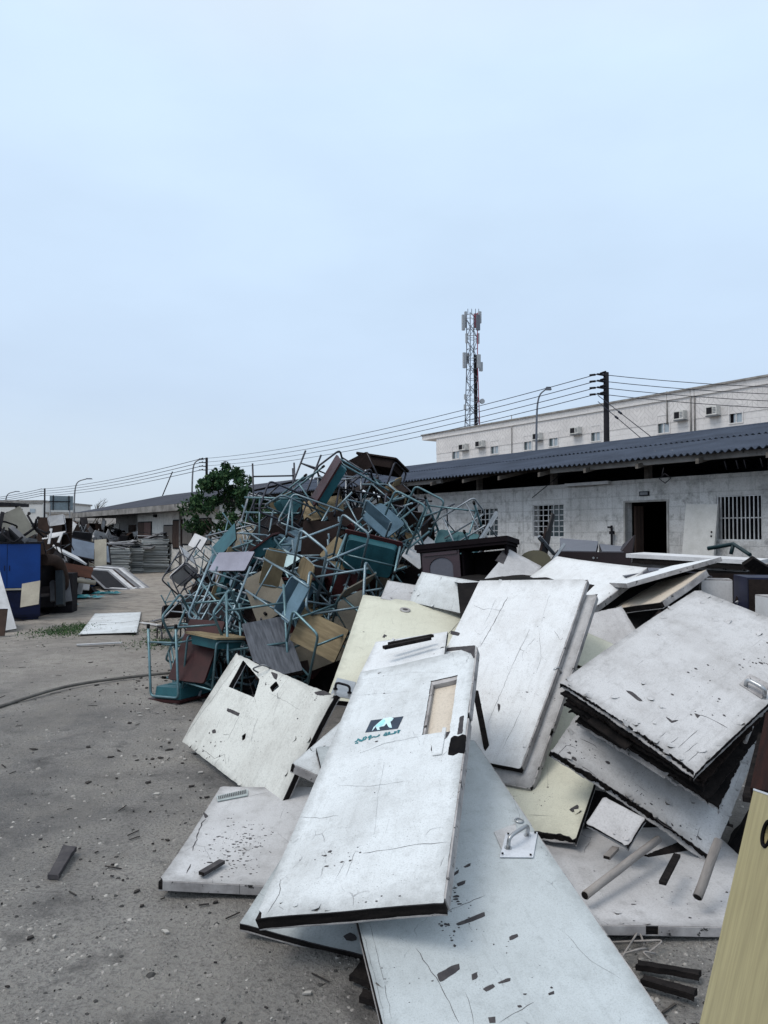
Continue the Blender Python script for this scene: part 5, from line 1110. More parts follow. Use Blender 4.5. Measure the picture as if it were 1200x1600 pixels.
LOOK = {'teal desk': 'maroon topped teal desk', 'blue desk': 'lavender topped slate desk', 'dark desk': 'dark brown desk', 'tan desk': 'tan topped teal desk', 'tan chair': 'tan plywood chair', 'blue chair': 'slate blue chair', 'dark chair': 'black brown chair', 'beige chair': 'beige chair', 'white chair': 'white seated chair', 'teal frame': 'bare teal tube frame', 'pale frame': 'bare pale blue tube frame', 'dark frame': 'bare black tube frame', 'grey frame': 'bare grey tube frame'}
used_proto = set()
def place(kind, loc, q, label, group, scale=1.0):
    p = PROTO[kind]
    if kind not in used_proto:
        used_proto.add(kind); p.matrix_world = Matrix.Translation(Vector(loc)) @ q.to_matrix().to_4x4() @ Matrix.Scale(scale, 4); p['label'] = label; p['group'] = group; return p
    return dup(p, loc, q, label, group, scale)
def facing(up, spin=0.0):
    """rotation that sends local +z to `up` (camera-frame style world vector), then spins about it"""
    u = Vector(up).normalized(); return u.to_track_quat('Z', 'Y') @ Quaternion((0, 0, 1), spin)

def heap_h(x, y):
    d2 = (x + 2.0) * .964 + (y - 7.5) * .266
    z = min(1.0 * (y - 7.35), 1.7 * (d2 - .05)); z = min(z, 2.25 - .55 * max(0, x + .1) ** 1.1)
    cap = 2.25 if y < 10.6 else 2.25 - .085 * (y - 10.6)
    cap -= .55 * max(0, 1 - abs(y - 12.5) / 2.2) if False else 0
    z = min(z, cap); z = min(z, 3.2 - .8 * max(0, x * .827 + y * .562 - 6.6) if y < 12 else z)
    return z
def march(px, py):
    d = ray(px, py); Y = 7.0
    while Y < 20:
        P = EYE + d * Y
        if P.z < heap_h(P.x, P.y) + .02: return P
        Y += .04
    return None
rp = random.Random(5)
GRP = 'school furniture in the big heap'
# added core that blocks the view through, coloured near-black as shade between the desks
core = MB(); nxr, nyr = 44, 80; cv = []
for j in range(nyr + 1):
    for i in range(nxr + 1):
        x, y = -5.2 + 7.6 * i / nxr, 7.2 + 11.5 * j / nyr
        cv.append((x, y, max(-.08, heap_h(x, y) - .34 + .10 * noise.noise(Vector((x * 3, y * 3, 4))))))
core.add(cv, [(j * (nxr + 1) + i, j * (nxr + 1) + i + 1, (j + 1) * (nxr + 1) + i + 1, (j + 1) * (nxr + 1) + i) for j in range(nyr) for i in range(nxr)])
tag(core.build('debris_filler', worn('heap_core_shade', (.008, .008, .010), (.022, .016, .015), .95, rand=0, scale=3.5, fine=25, bump=1.0)), 'added dark core, its colour standing in for shade inside the desk heap', kind='stuff')

def region(px, py):
    if py < 790: return 'high on the heap'
    if px < 330: return 'at the far left end of the heap'
    if py > 960: return 'at the foot of the heap'
    if px > 600: return 'on the right shoulder of the heap'
    return 'halfway up the heap' if px > 450 else 'on the left flank of the heap'
kinds_front = ['teal frame'] * 3 + ['pale frame'] * 2 + ['teal desk'] * 5 + ['blue desk'] * 1 + ['tan chair'] * 1 + ['blue chair'] * 5 + ['beige chair'] * 1 + ['tan desk'] * 1 + ['dark desk'] * 2 + ['dark chair'] * 2 + ['grey frame'] * 2
kinds_top = ['dark frame'] * 4 + ['dark chair'] * 3 + ['pale frame'] * 2 + ['dark desk'] * 2 + ['blue chair'] * 1 + ['grey frame'] * 2 + ['tan chair'] * 1 + ['tan desk'] * 1
kinds_left = ['dark frame'] * 4 + ['white chair'] * 1 + ['dark chair'] * 2 + ['teal frame'] * 1 + ['dark desk'] * 1
def scatter(px, py):
    P = march(px, py)
    if P is None: return
    kd = rp.choice(kinds_left if px < 330 and py < 930 else (kinds_top if py < 800 else kinds_front))
    if kd == 'dark desk' and px < 450: kd = 'pale frame'
    up = Vector((rp.gauss(0, .8), rp.gauss(.35, .8), rp.gauss(-.25, .8)))
    q = facing(up, rp.choice((0, 1.57, 3.14, 4.71)) + rp.gauss(0, .5))
    tilt = 'upside down' if (q @ Vector((0, 0, 1))).z < -.5 else ('upright' if (q @ Vector((0, 0, 1))).z > .5 else 'on its side')
    P = P + Vector((0, .10, -.05))
    if P.z < .30: P.z = .30
    place(kd, P, q, f'{LOOK[kd]} {tilt} {region(px, py)}', GRP)
py = 752
row = 0
while py < 1070:
    px = 276 + (17 if row % 2 else 0)
    while px < 780:
        ok = True
        if py > 940 and px > 560: ok = False
        if py > 1000 and (px > 470 or px < 280): ok = False
        if px > 640 and py > 850: ok = False
        if px > 690 and py < 840: ok = False
        if ok: scatter(px + rp.uniform(-13, 13), py + rp.uniform(-11, 11))
        px += 38
    py += 33; row += 1
# named pieces one can pick out in the heap
def hero(kind, px, py, Y, up, spin, label, scale=1.0): return place(kind, at(px, py, Y), facing(up, spin), label, GRP, scale)
hero('teal desk', 548, 772, 9.3, (-.72, -.25, .40), 1.25, 'school desk topping the whole heap, its maroon top edge pointing at the sky')
hero('teal desk', 572, 888, 7.75, (.10, .93, .38), .25, 'school desk showing its wide teal tray and maroon rim beside the purple cabinet')
hero('blue chair', 596, 818, 8.6, (.30, -.75, .60), 2.2, 'slate blue seated chair just below the topmost desk')
hero('tan chair', 482, 905, 7.6, (-.85, -.45, .15), 1.3, 'tan plywood chair on its side in the middle of the heap front')
hero('pale frame', 515, 872, 7.7, (.2, -.55, .8), .5, 'pale blue tube frame curving in front of the middle of the heap')
hero('teal frame', 640, 815, 8.7, (.35, -.3, .85), .3, 'teal tube frame standing left of the purple cabinet')
hero('teal desk', 705, 832, 8.6, (.25, .70, -.5), .15, 'maroon topped desk on the right shoulder before the warehouse window')
hero('grey frame', 728, 830, 8.5, (.8, -.2, .5), .9, 'grey tube frame reaching towards the left warehouse window', .8)
hero('teal frame', 410, 985, 7.35, (.1, -.35, -.9), .4, 'teal tube frame with legs in the air behind the grey wood panel')
hero('teal frame', 505, 1000, 7.1, (.2, -.5, .8), .4, 'teal tube frame crossing over the broad tan board at the heap foot', .95)
hero('pale frame', 545, 940, 7.3, (-.3, -.7, .5), .2, 'pale blue tube frame crossing above the cream door')
hero('teal frame', 325, 985, 7.55, (-.25, -.45, .85), .2, 'teal tube frame leaning out at the left foot of the heap')
hero('pale frame', 345, 935, 8.0, (-.3, -.3, -.9), .7, 'pale tube frame with legs up above the left foot of the heap')
hero('tan desk', 334, 1042, 7.3, (.08, .05, 1), .25, 'desk standing upright on the sand at the left foot of the heap', .85)
hero('teal desk', 290, 1030, 7.6, (.05, -.02, -1), .18, 'desk standing upside down on the sand with its teal tray lowest')
hero('dark frame', 428, 768, 10.6, (.05, -.1, -1), .3, 'black tube frame with legs up against the sky at the heap top')
hero('dark frame', 500, 758, 10.2, (-.35, .0, -.9), .9, 'black tube frame tilted against the sky near the topmost desk')
hero('dark desk', 585, 760, 10.0, (.3, .2, .9), .5, 'dark desk behind the topmost desk')
hero('dark frame', 296, 888, 12.6, (-.2, -.7, -.6), .5, 'black tube frame with its legs up at the far end of the heap')
hero('white chair', 290, 900, 12.2, (-.5, .5, .5), .6, 'white seated chair turned away below the black frame at the far end')
hero('dark chair', 268, 985, 11.8, (.0, .0, 1), .5, 'black chair standing on the sand at the far left end of the heap')
hero('beige chair', 555, 960, 7.45, (.4, -.7, .3), .4, 'beige chair wedged above the cream door')
hero('blue chair', 455, 930, 7.5, (.6, -.6, -.3), 1.2, 'slate seated chair on its side above the tan panel')

# flat boards stuck in the heap
def flat(key, name, label, mat, thick=.02, rad=.02):
    A, R, w_, l_ = pose(key); o = thing(name, label, 'board', A, R, 'loose boards in the desk heap')
    b_ = MB(); b_.prism([(x + w_ / 2, y + l_ / 2) for x, y in rrect(w_, l_, rad)], -thick, 0); b_.build('panel', mat, o)
    b_ = MB(); b_.prism([(x * 1.004 + w_ / 2, y * 1.004 + l_ / 2) for x, y in rrect(w_, l_, rad)], -thick - .001 + .004, -.004); b_.build('edge_band', W_DKBR, o); return o
POSE['woodgrey'] = (*POSE['woodgrey'][:3], .40, .70)
flat('woodgrey', 'desktop_board', 'grey wood grain board leaning at the heap foot behind the broken door', W_GREYGRAIN, .022)
flat('tanpanel', 'desktop_board', 'tan board under the pale tubes right of the grey wood board', W_PLY, .018)
flat('lavender', 'desktop_board', 'lavender grey board on the left flank of the heap', W_LAV, .02); flat('mint', 'desktop_board', 'pale mint board right of the lavender one', W_MINT, .02)
flat('whitetop', 'desktop_board', 'white board at the far left end of the heap', W_WHITE, .02); flat('greyslat', 'desktop_board', 'pale grey board leaning left of the purple cabinet', W_WHITE, .015)
def board_at(px, py, Y, up, spin, w_, l_, mat, label):
    o = tag(empty('desktop_board', at(px, py, Y), facing(up, spin)), label, 'board', 'loose boards in the desk heap')
    b_ = MB(); b_.prism(rrect(w_, l_, .025), -.01, .01); b_.build('panel', mat, o); b_ = MB(); b_.prism(rrect(w_ + .004, l_ + .004, .025), -.007, .007); b_.build('edge_band', W_DKBR, o)
board_at(418, 928, 7.9, (-.25, -.85, .45), .55, .40, .56, W_BEIGE, 'beige board on end in the middle left of the heap')
board_at(505, 795, 9.4, (-.1, -.6, .75), .3, .5, .42, W_PLY, 'tan board under the black frames near the heap top')
board_at(350, 850, 10.2, (-.7, -.5, .5), .9, .5, .40, S_TEAL, 'teal panel standing on the left end of the heap')
board_at(530, 865, 8.2, (.3, -.7, .6), .8, .36, .30, W_PLY, 'small tan board left of the wide teal tray')
board_at(370, 885, 9.0, (-.1, -.8, .5), .2, .5, .36, W_LAV, 'second lavender grey board lower on the left flank')
board_at(465, 845, 8.8, (.1, -.5, .85), .5, .5, .42, S_BLUE, 'slate blue board in the middle of the heap')
board_at(545, 815, 9.0, (.2, -.75, .55), .2, .45, .34, W_DKBR, 'dark brown board under the topmost desk')
board_at(612, 960, 7.4, (-.5, -.6, .5), .4, .4, .30, W_PLY, 'tan board end behind the cream door')
board_at(500, 1008, 7.45, (.15, -.85, .45), .35, .58, .42, W_BEIGE, 'broad tan board at the heap foot left of the cream door')
board_at(440, 1040, 7.3, (.0, -.5, .8), .2, .5, .3, W_DKBR, 'dark board on the ground behind the grey wood board')

# purple cabinet lying in front of the heap
ca, cb_ = at(655, 852, 7.6), at(790, 838, 7.25); e = (cb_ - ca); cw = e.length; e.normalize(); cz_ = Vector((0, .10, 1)); cz_ = (cz_ - e * cz_.dot(e)).normalized(); cy_ = cz_.cross(e)
cabR = Matrix((e, cy_, cz_)).transposed()
o = thing('cabinet', 'dark purple cabinet with an arched grey door and one open bay', 'cabinet', ca - cz_ * .62, cabR)
C_PUR = worn('dark_purple_wood', (.030, .012, .020), (.016, .008, .012), .45, rand=0, scale=4); C_IN = worn('cabinet_dark_inside', (.010, .007, .009), (.006, .005, .006), .9, rand=0); C_GR = worn('grey_door_panel', (.10, .105, .13), (.07, .075, .095), .5, rand=0, scale=2)
b_ = MB(); b_.box((cw / 2, .17, .595), (cw + .06, .46, .05)); b_.box((cw / 2, .165, .555), (cw + .03, .43, .026)); b_.build('top_board', C_IN, o)
b_ = MB()
for x in (.012, cw - .012): b_.box((x, .2, .27), (.024, .38, .54))
b_.box((cw / 2, .2, .012), (cw - .05, .38, .024)); b_.box((cw / 2, .385, .28), (cw - .05, .012, .5)); b_.box((cw * .49, .2, .28), (.02, .35, .5)); b_.build('carcass', C_IN, o)
b_ = MB(); dw = cw * .44
arch = lambda s: [(-dw * .30 * s, -.19 * s), (dw * .30 * s, -.19 * s)] + [(dw * .30 * s * math.cos(t), .10 * s + .09 * s * math.sin(t)) for t in [i * math.pi / 10 for i in range(11)]]
Md = Matrix.Translation((.03 + dw / 2, -.005, .28)) @ Matrix.Rotation(math.pi / 2, 4, 'X')
b_.prism([(-dw / 2, -.255), (dw / 2, -.255), (dw / 2, .255), (-dw / 2, .255)], 0, .022, 0, 0, Md, [arch(1.04)]); dd = b_.build('door', C_PUR, o)
b_ = MB(); b_.prism(arch(1.02), .004, .014, 0, 0, Md); b_.build('arched_panel', C_GR, dd)
b_ = MB(); b_.prism([(-dw / 2 + .02, .02), (dw / 2 - .02, .02), (dw / 2 - .02, .25), (-dw / 2 + .02, .25)], .0225, .028, 0, 0, Md, [[(x * 1.12, y * 1.05) for x, y in arch(1.0) if y > .02] + [(-dw * .336, .04), (dw * .336, .04)]]) if False else b_.box((.03 + dw / 2, -.012 - .02, .28 + .235), (dw - .04, .012, .03)); b_.build('door_moulding', C_PUR, dd)
b_ = MB(); b_.box((cw * .76, .0, .05), (cw * .45, .03, .05)); b_.build('bottom_rail', C_PUR, o)
# broken bench seat and the leaning black panel
sa = at(868, 878, 8.3); sb_ = at(985, 880, 7.9); e = (sb_ - sa); bw = e.length; e.normalize(); yv = Vector((0, 0, 1)).cross(e)
o = thing('bench_seat', 'broken brown upholstered bench with two grey seat panels by the doorway', 'bench', sa - Vector((0, 0, .31)), Matrix((e, yv, Vector((0, 0, 1)))).transposed())
V_GR = worn('grey_vinyl', (.085, .085, .105), (.055, .055, .07), .45, rand=0, scale=3); V_BR = worn('dark_brown_hide', (.026, .017, .020), (.015, .011, .013), .55, rand=0, scale=4)
b_ = MB(); b_.box((bw * .5, .03, .22), (bw, .05, .40)); b_.build('front_panel', V_BR, o)
for i, (x0, x1, z1) in enumerate(((-.08, bw * .46, .56), (bw * .47, bw * .86, .50))):
    b_ = MB(); b_.add([(x0 + .12, 0.05, .43), (x1 + .06, .05, .43), (x1 - .06, .6, z1 - .03), (x0 - .06, .6, z1), (x0 + .12, .05, .37), (x1 + .06, .05, .37), (x1 - .06, .6, z1 - .1), (x0 - .06, .6, z1 - .1)], [(0, 1, 2, 3), (7, 6, 5, 4), (0, 4, 5, 1), (1, 5, 6, 2), (2, 6, 7, 3), (3, 7, 4, 0)]); b_.build('seat_panel', V_GR, o)
b_ = MB(); b_.add([(bw * .80, .06, .36), (bw * 1.0, .02, .36), (bw * 1.04, .05, .60), (bw * .8, .36, .50), (bw * .80, .12, .36), (bw * 1.0, .08, .36), (bw * 1.04, .11, .60), (bw * .8, .42, .50)], [(0, 1, 2, 3), (7, 6, 5, 4), (0, 4, 5, 1), (1, 5, 6, 2), (2, 6, 7, 3), (3, 7, 4, 0)]); b_.build('arm_panel', V_BR, o)
b_ = MB()
for x in (.52, .57): b_.tube([(bw * x, .004, .36), (bw * x, -.002, .36)], .012 if x < .55 else .007, 8)
b_.build('screw', STEEL, o)
def leaning(px0, py0, px1, py1, Y, wd, mat, name, label, cat, thick=.02, yaw=0.0, top_w=1.0):
    a, b = at(px0, py0, Y), at(px1, py1, Y + .15); z = (b - a); L = z.length; z.normalize(); x = Vector((math.cos(yaw), math.sin(yaw), 0)); x = (x - z * x.dot(z)).normalized(); y = z.cross(x)
    o = thing(name, label, cat, a, Matrix((x, y, z)).transposed()); b_ = MB()
    b_.add([(-wd / 2, -thick / 2, 0), (wd / 2, -thick / 2, 0), (wd / 2, thick / 2, 0), (-wd / 2, thick / 2, 0), (-wd / 2 * top_w, -thick / 2, L), (wd / 2 * top_w, -thick / 2, L), (wd / 2 * top_w, thick / 2, L), (-wd / 2 * top_w, thick / 2, L)], [(3, 2, 1, 0), (4, 5, 6, 7), (0, 1, 5, 4), (1, 2, 6, 5), (2, 3, 7, 6), (3, 0, 4, 7)])
    b_.build('sheet', mat, o); b_ = MB(); b_.box((-wd / 2 - .002, 0, L * .35), (.008, thick * 1.3, L * .6)); b_.build('edge_band', W_DKBR, o); return o
leaning(846, 880, 864, 803, 8.0, .16, worn('black_brown_sheet', (.030, .029, .030), (.018, .017, .018), .6, rand=0), 'leaning_board', 'narrow blackish panel leaning up before the middle warehouse window', 'panel', .02, .9, .35)
leaning(858, 884, 882, 850, 7.9, .03, T_GREY, 'metal_strip', 'grey metal strip crossing at the foot of the blackish panel', 'strip', .02)
leaning(842, 838, 866, 866, 7.95, .035, T_GREY, 'metal_strip', 'second grey metal strip leaning left of the blackish panel', 'strip', .02)
leaning(745, 850, 776, 800, 8.1, .03, T_GREY, 'metal_tube', 'loose grey metal leg standing before the left warehouse window', 'leg tube', .03)
leaning(752, 845, 776, 804, 8.3, .035, T_GREY, 'metal_tube', 'bent brownish metal leg beside the loose grey one', 'leg tube', .03)
o = thing('chair_back', 'olive rounded chair back between the stained board and the blackish panel', 'chair back', at(836, 882, 7.6), facing((-.2, -.85, .5), .1)); b_ = MB()
b_.prism([(-.16, -.12), (.16, -.12)] + [(.16 * math.cos(t), .02 + .13 * math.sin(t)) for t in [i * math.pi / 10 for i in range(11)]], -.02, .02); b_.build('cushion', worn('olive_vinyl', (.055, .052, .028), (.035, .033, .02), .5, rand=0), o); b_ = MB(); b_.tube([(.1, -.12, 0), (.1, -.32, 0)], .012, 6); b_.tube([(-.1, -.12, 0), (-.1, -.32, 0)], .012, 6); b_.build('support_rods', T_DARK, o)

# junk behind the door stack, right side
def boxy(name, label, cat, px, pyb, Y, dims, yaw, mat, extra=None, group=None, zbase=None):
    p = at(px, pyb, Y); p.z = p.z if zbase is None else zbase
    o = thing(name, label, cat, p, Matrix.Rotation(yaw, 3, 'Z'), group); b_ = MB(); b_.box((0, 0, dims[2] / 2), dims); b_.build('carcass', mat, o)
    if extra: extra(o, dims)
    return o
a, b = at(978, 866, 6.9), at(1186, 877, 6.3); e = (b - a).normalized(); yv = Vector((0, 0, 1)).cross(e).normalized(); zz = e.cross(yv)
o = thing('long_panel', 'long white panel lying flat across the dark junk right of the doorway', 'panel', a, Matrix((e, yv, zz)).transposed()); L = (b - a).length
b_ = MB(); b_.box((L / 2, .3, -.012), (L, .6, .035)); b_.build('panel', W_WHITE, o); b_ = MB(); b_.box((L / 2, .32, -.09), (L - .2, .5, .02)); b_.build('lower_leaf', D_LIP, o); b_ = MB(); b_.box((L / 2, .02, -.05), (L * .9, .02, .05)); b_.build('dark_batten', D_EDGE, o)
def fr_doors(o, d):
    b_ = MB()
    for s in (-1, 1): b_.box((s * d[0] * .245, -d[1] / 2 - .008, d[2] / 2), (d[0] * .47, .014, d[2] * .92))
    b_.build('door_pair', D_BROWN, o)
boxy('cabinet', 'black low cabinet under the long white panel', 'cabinet', 1080, 945, 6.7, (1.0, .4, .30), -.35, D_BLACK, fr_doors)
boxy('cabinet', 'dark navy cabinet at the right edge above the torn door stack', 'cabinet', 1192, 965, 5.6, (.30, .4, .30), -.2, worn('navy_metal', (.012, .014, .045), (.008, .009, .02), .5, rand=0), fr_doors)
boxy('box', 'grey white box behind the door stack under the dark panels', 'box', 1118, 940, 6.0, (.22, .2, .17), -.3, W_WHITE, lambda o, d: MB().box((0, 0, d[2] + .004), (d[0] * .98, d[1] * .98, .008)).build('lid', D_LIP, o))
boxy('box', 'bright white box end at the right edge beside the navy cabinet', 'box', 1203, 965, 5.2, (.10, .2, .14), 0, W_WHITE, lambda o, d: MB().box((0, 0, d[2] + .004), (d[0] * .98, d[1] * .98, .008)).build('lid', D_LIP, o))
leaning(1156, 944, 1166, 905, 5.7, .06, W_WHITE, 'white_lath', 'white edged lath standing behind the torn top of the door stack', 'lath', .02, .3)
leaning(1168, 876, 1215, 905, 6.0, .10, D_EDGE, 'sloping_panel', 'black panel with a pale edge sloping down from the long white panel', 'panel', .03)
o = thing('curved_sheet', 'curved dark sheet sagging under the long white panel', 'sheet', at(1045, 900, 6.2)); b_ = MB()
pr = [(-.35 + .7 * i / 10, .05 * math.sin(i / 10 * math.pi)) for i in range(11)]
b_.add([(x, 0, z) for x, z in pr] + [(x, .4, z) for x, z in pr] + [(x, 0, z - .01) for x, z in pr] + [(x, .4, z - .01) for x, z in pr], [(i, i + 1, 12 + i, 11 + i) for i in range(10)] + [(22 + i, 33 + i, 34 + i, 23 + i) for i in range(10)] + [(i, 22 + i, 23 + i, i + 1) for i in range(10)]); b_.build('sheet', V_GR, o)
o = thing('steel_frame', 'dark teal metal frame on the wall side under the barred window', 'frame', at(1138, 866, 8.0)); b_ = MB()
b_.tube([at(1106, 857, 8.2) - at(1138, 866, 8.0), at(1146, 850, 8.0) - at(1138, 866, 8.0), at(1172, 867, 7.7) - at(1138, 866, 8.0)], .022, 6); b_.tube([at(1146, 850, 8.0) - at(1138, 866, 8.0), at(1142, 866, 8.0) - at(1138, 866, 8.0)], .02, 6); b_.build('tubes', worn('dark_teal_steel', (.015, .04, .045), (.01, .02, .025), .5, rand=0), o)
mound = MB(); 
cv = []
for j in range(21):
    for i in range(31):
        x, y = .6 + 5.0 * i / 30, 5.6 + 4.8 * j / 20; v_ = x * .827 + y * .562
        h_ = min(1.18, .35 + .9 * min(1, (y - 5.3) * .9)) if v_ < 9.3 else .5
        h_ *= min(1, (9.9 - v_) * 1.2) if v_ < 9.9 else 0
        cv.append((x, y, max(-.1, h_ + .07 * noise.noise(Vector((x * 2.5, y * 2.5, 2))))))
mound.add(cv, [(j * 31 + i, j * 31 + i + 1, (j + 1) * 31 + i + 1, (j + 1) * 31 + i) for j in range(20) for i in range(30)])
tag(mound.build('debris_filler', worn('dark_mixed_debris', (.009, .009, .010), (.024, .021, .02), .95, rand=0, scale=4, fine=30, bump=1.0)), 'dark heaped scrap between the doors and the warehouse wall', kind='stuff')

# ------------------------------------------------------------------ junk row on the left of the track
LG = 'junk furniture in the left heap'
rl = random.Random(17)
BLUE = worn('blue_cabinet_paint', (.006, .050, .235), (.004, .034, .16), .5, rand=0, scale=1.5, bump=0); NAVY = worn('navy_lower_metal', (.005, .010, .045), (.004, .006, .02), .5, rand=0)
J_BLACK = worn('black_junk', (.012, .012, .015), (.024, .022, .024), .7, rand=.3, scale=6); J_GREY = worn('grey_junk', (.20, .205, .22), (.11, .11, .12), .7, rand=.3, scale=4); J_BROWN = worn('brown_junk', (.060, .040, .033), (.03, .022, .019), .8, rand=.3, scale=4)
J_WHITE = worn('white_junk', (.55, .56, .58), (.36, .36, .36), .7, rand=.15, scale=4); J_BEIGE = worn('beige_junk', (.42, .39, .32), (.30, .275, .23), .7, rand=.15, scale=4); J_BGREY = worn('blue_grey_door', (.16, .20, .26), (.10, .125, .165), .5, rand=0, scale=3)
def yawed(px, py, Y, yaw, z=None):
    p = at(px, py, Y); 
    if z is not None: p.z = z
    return p, Matrix.Rotation(yaw, 3, 'Z')
# blue cabinet
p, R = yawed(10, 970, 14.0, .46, 0)
o = thing('cabinet', 'tall bright blue metal cabinet at the left edge of the track', 'cabinet', p, R, LG)
b_ = MB(); b_.box((0, .25, .72), (1.12, .5, 1.34)); b_.box((0, .25, .03), (1.06, .44, .06)); b_.build('carcass', NAVY, o)
for s in (-1, 1):
    b_ = MB(); b_.box((s * .277, -.008, .99), (.545, .016, .80)); dd = b_.build('door', BLUE, o)
    b_ = MB(); b_.box((s * .04, -.02, .95), (.012, .012, .10)); b_.build('handle', J_BLACK, dd)
b_ = MB(); b_.box((0, -.02, .565), (1.10, .05, .03)); b_.build('shelf_edge', J_BEIGE, o)
b_ = MB(); b_.box((.13, -.008, .30), (.84, .016, .42)); b_.build('lower_panel', NAVY, o); b_ = MB(); b_.box((0, .25, 1.41), (1.2, .56, .03)); b_.build('top_board', J_BLACK, o)
flat_l = lambda key, name, label, mat, cat='board', th=.02: flat(key, name, label, mat, th, .006)
flat_l('whitelean', 'leaning_board', 'white board leaning against the blue cabinet at the left edge', J_WHITE); flat_l('beigelean', 'leaning_board', 'small beige board leaning on the lower front of the blue cabinet', J_BEIGE)
o = slab('tarp', 'flattened_sheet', 'large crinkled white sheet lying flat on the track', 'sheet', D_WHITE, .012, (.04, .02, .05, .03), .10, cracks=[([(140, 975), (165, 972), (190, 973), (218, 969)], .02), ([(150, 964), (180, 962), (205, 960)], .018), ([(130, 985), (160, 984)], .01)], specks=[(170, 975, 10, 20, 6, .04)], group='scraps lying on the track', under=False)
a = thing('leaning_board', 'dark brown board at the left edge in front of the white leaning board', 'board', at(2, 1000, 12.0) * 1.0, Matrix.Rotation(.2, 3, 'Z') @ Matrix.Rotation(-.35, 3, 'X'), LG); a.location.z = 0
b_ = MB(); b_.box((-.1, 0, .2), (.3, .02, .42)); b_.build('panel', J_BROWN, a); b_ = MB(); b_.box((-.1, 0, .415), (.3, .024, .012)); b_.build('edge_band', J_BLACK, a)

# mound of dark scrap that the furniture rests on
def left_h(x, y):
    bx = -6.3 - .27 * (y - 13.9)
    d = bx - x
    h = min(1.0 * d, 1.42 + .012 * (y - 14)); h = min(h, 1.2 * (y - 13.9))
    h2 = 1.95 * math.exp(-((y - 40) / 3.2) ** 2) * min(1, max(0, (-12.6 - x) * .6)) * min(1, max(0, x + 26)); h2 = max(h2, 1.42 * math.exp(-((y - 36) / 3) ** 2) * min(1, max(0, -9.6 - x)) * min(1, max(0, x + 24)))
    return max(h, h2)
lm = MB(); cv = []; NX, NY = 40, 70
for j in range(NY + 1):
    for i in range(NX + 1):
        y = 13.4 + 34 * (j / NY) ** 1.4; x = -6 - .06 * (y - 13) - 18 * i / NX * (.5 + y / 40)
        cv.append((x, y, max(-.08, left_h(x, y) - .15 + .16 * noise.noise(Vector((x * 1.6, y * 1.6, 3))))))
lm.add(cv, [(j * (NX + 1) + i + 1, j * (NX + 1) + i, (j + 1) * (NX + 1) + i, (j + 1) * (NX + 1) + i + 1) for j in range(NY) for i in range(NX)])
tag(lm.build('debris_filler', worn('left_dark_debris', (.014, .014, .017), (.05, .045, .045), .95, rand=0, scale=2.5, fine=14, bump=1.0)), 'dark broken scrap underneath the left junk heap', kind='stuff')
# kinds of junk
def junk_cabinet(mat, w_=.8, d_=.42, h_=1.0):
    o = thing('broken_cabinet', 'c', 'cabinet', (0, 0, -60)); b_ = MB(); t = .022
    for s in (-1, 1): b_.box((s * (w_ - t) / 2, 0, 0), (t, d_, h_))
    for z in (-h_ / 2 + t / 2, h_ / 2 - t / 2): b_.box((0, 0, z), (w_ - 2 * t, d_, t))
    b_.box((0, d_ / 2 - .004, 0), (w_ - 2 * t, .008, h_ - 2 * t)); b_.build('carcass', mat, o)
    b_ = MB(); b_.box((0, .01, h_ * .1), (w_ - 2 * t - .004, d_ - .04, t)); b_.build('shelf', mat, o)
    b_ = MB(); b_.box((-w_ * .25, -d_ / 2 - .012, 0), (w_ * .49, .018, h_ - .01)); b_.build('door', mat, o); return o
def junk_board(mat, w_=.8, l_=1.5):
    o = thing('scrap_board', 'b', 'board', (0, 0, -60)); b_ = MB(); b_.prism(ragged([(-w_ / 2, -l_ / 2), (w_ / 2, -l_ / 2), (w_ / 2, l_ / 2), (-w_ / 2, l_ / 2)], (.02, .005, .01, .004), .06, rl), -.012, .012); b_.build('panel', mat, o)
    b_ = MB(); b_.box((w_ / 2 + .003, 0, 0), (.012, l_ * .96, .03)); b_.build('edge_band', J_BLACK, o); return o
def office_chair(mat):
    o = thing('office_chair', 'o', 'chair', (0, 0, -60))
    b_ = MB(); b_.prism(rrect(.48, .46, .10), -.04, .04); b_.build('seat', mat, o)
    b_ = MB(); b_.prism(rrect(.44, .50, .10), -.03, .03, 0, None, Matrix.Translation((0, .26, .36)) @ Matrix.Rotation(math.radians(80), 4, 'X')); b_.build('backrest', mat, o)
    for s in (-1, 1): b_ = MB(); b_.tube(fillet([(s * .26, -.12, 0), (s * .28, -.12, .2), (s * .28, .16, .22), (s * .24, .24, .1)], .06, 4), .018, 6); b_.build('armrest', J_BLACK, o)
    b_ = MB(); b_.tube([(0, 0, -.05), (0, 0, -.34)], .025, 8); b_.build('gas_column', J_BLACK, o)
    b_ = MB()
    for k in range(5): b_.tube([(0, 0, -.34), (.28 * math.cos(k * 1.257), .28 * math.sin(k * 1.257), -.40)], .02, 6)
    b_.build('star_base', J_BLACK, o)
    for k in range(5): b_ = MB(); x, y = .28 * math.cos(k * 1.257), .28 * math.sin(k * 1.257); b_.tube([(x - .012, y, -.44), (x + .012, y, -.44)], .03, 8); b_.build('caster', J_BLACK, o)
    return o
PROTO.update({'black cabinet': junk_cabinet(J_BLACK), 'brown cabinet': junk_cabinet(J_BROWN), 'grey cabinet': junk_cabinet(J_GREY, .6, .4, .8),
 'white board': junk_board(J_WHITE), 'grey board': junk_board(J_GREY, .6, 1.2), 'brown board': junk_board(J_BROWN), 'black board': junk_board(J_BLACK, .7, 1.3), 'beige board': junk_board(J_BEIGE, .5, .9), 'white lath': junk_board(J_WHITE, .10, 1.7),
 'grey office chair': office_chair(J_GREY), 'black office chair': office_chair(J_BLACK)})
def leanboard(px0, py0, px1, py1, Y, wd, mat, label, yaw=0., th=.02): return leaning(px0, py0, px1, py1, Y, wd, mat, 'leaning_board', label, 'board', th, yaw)
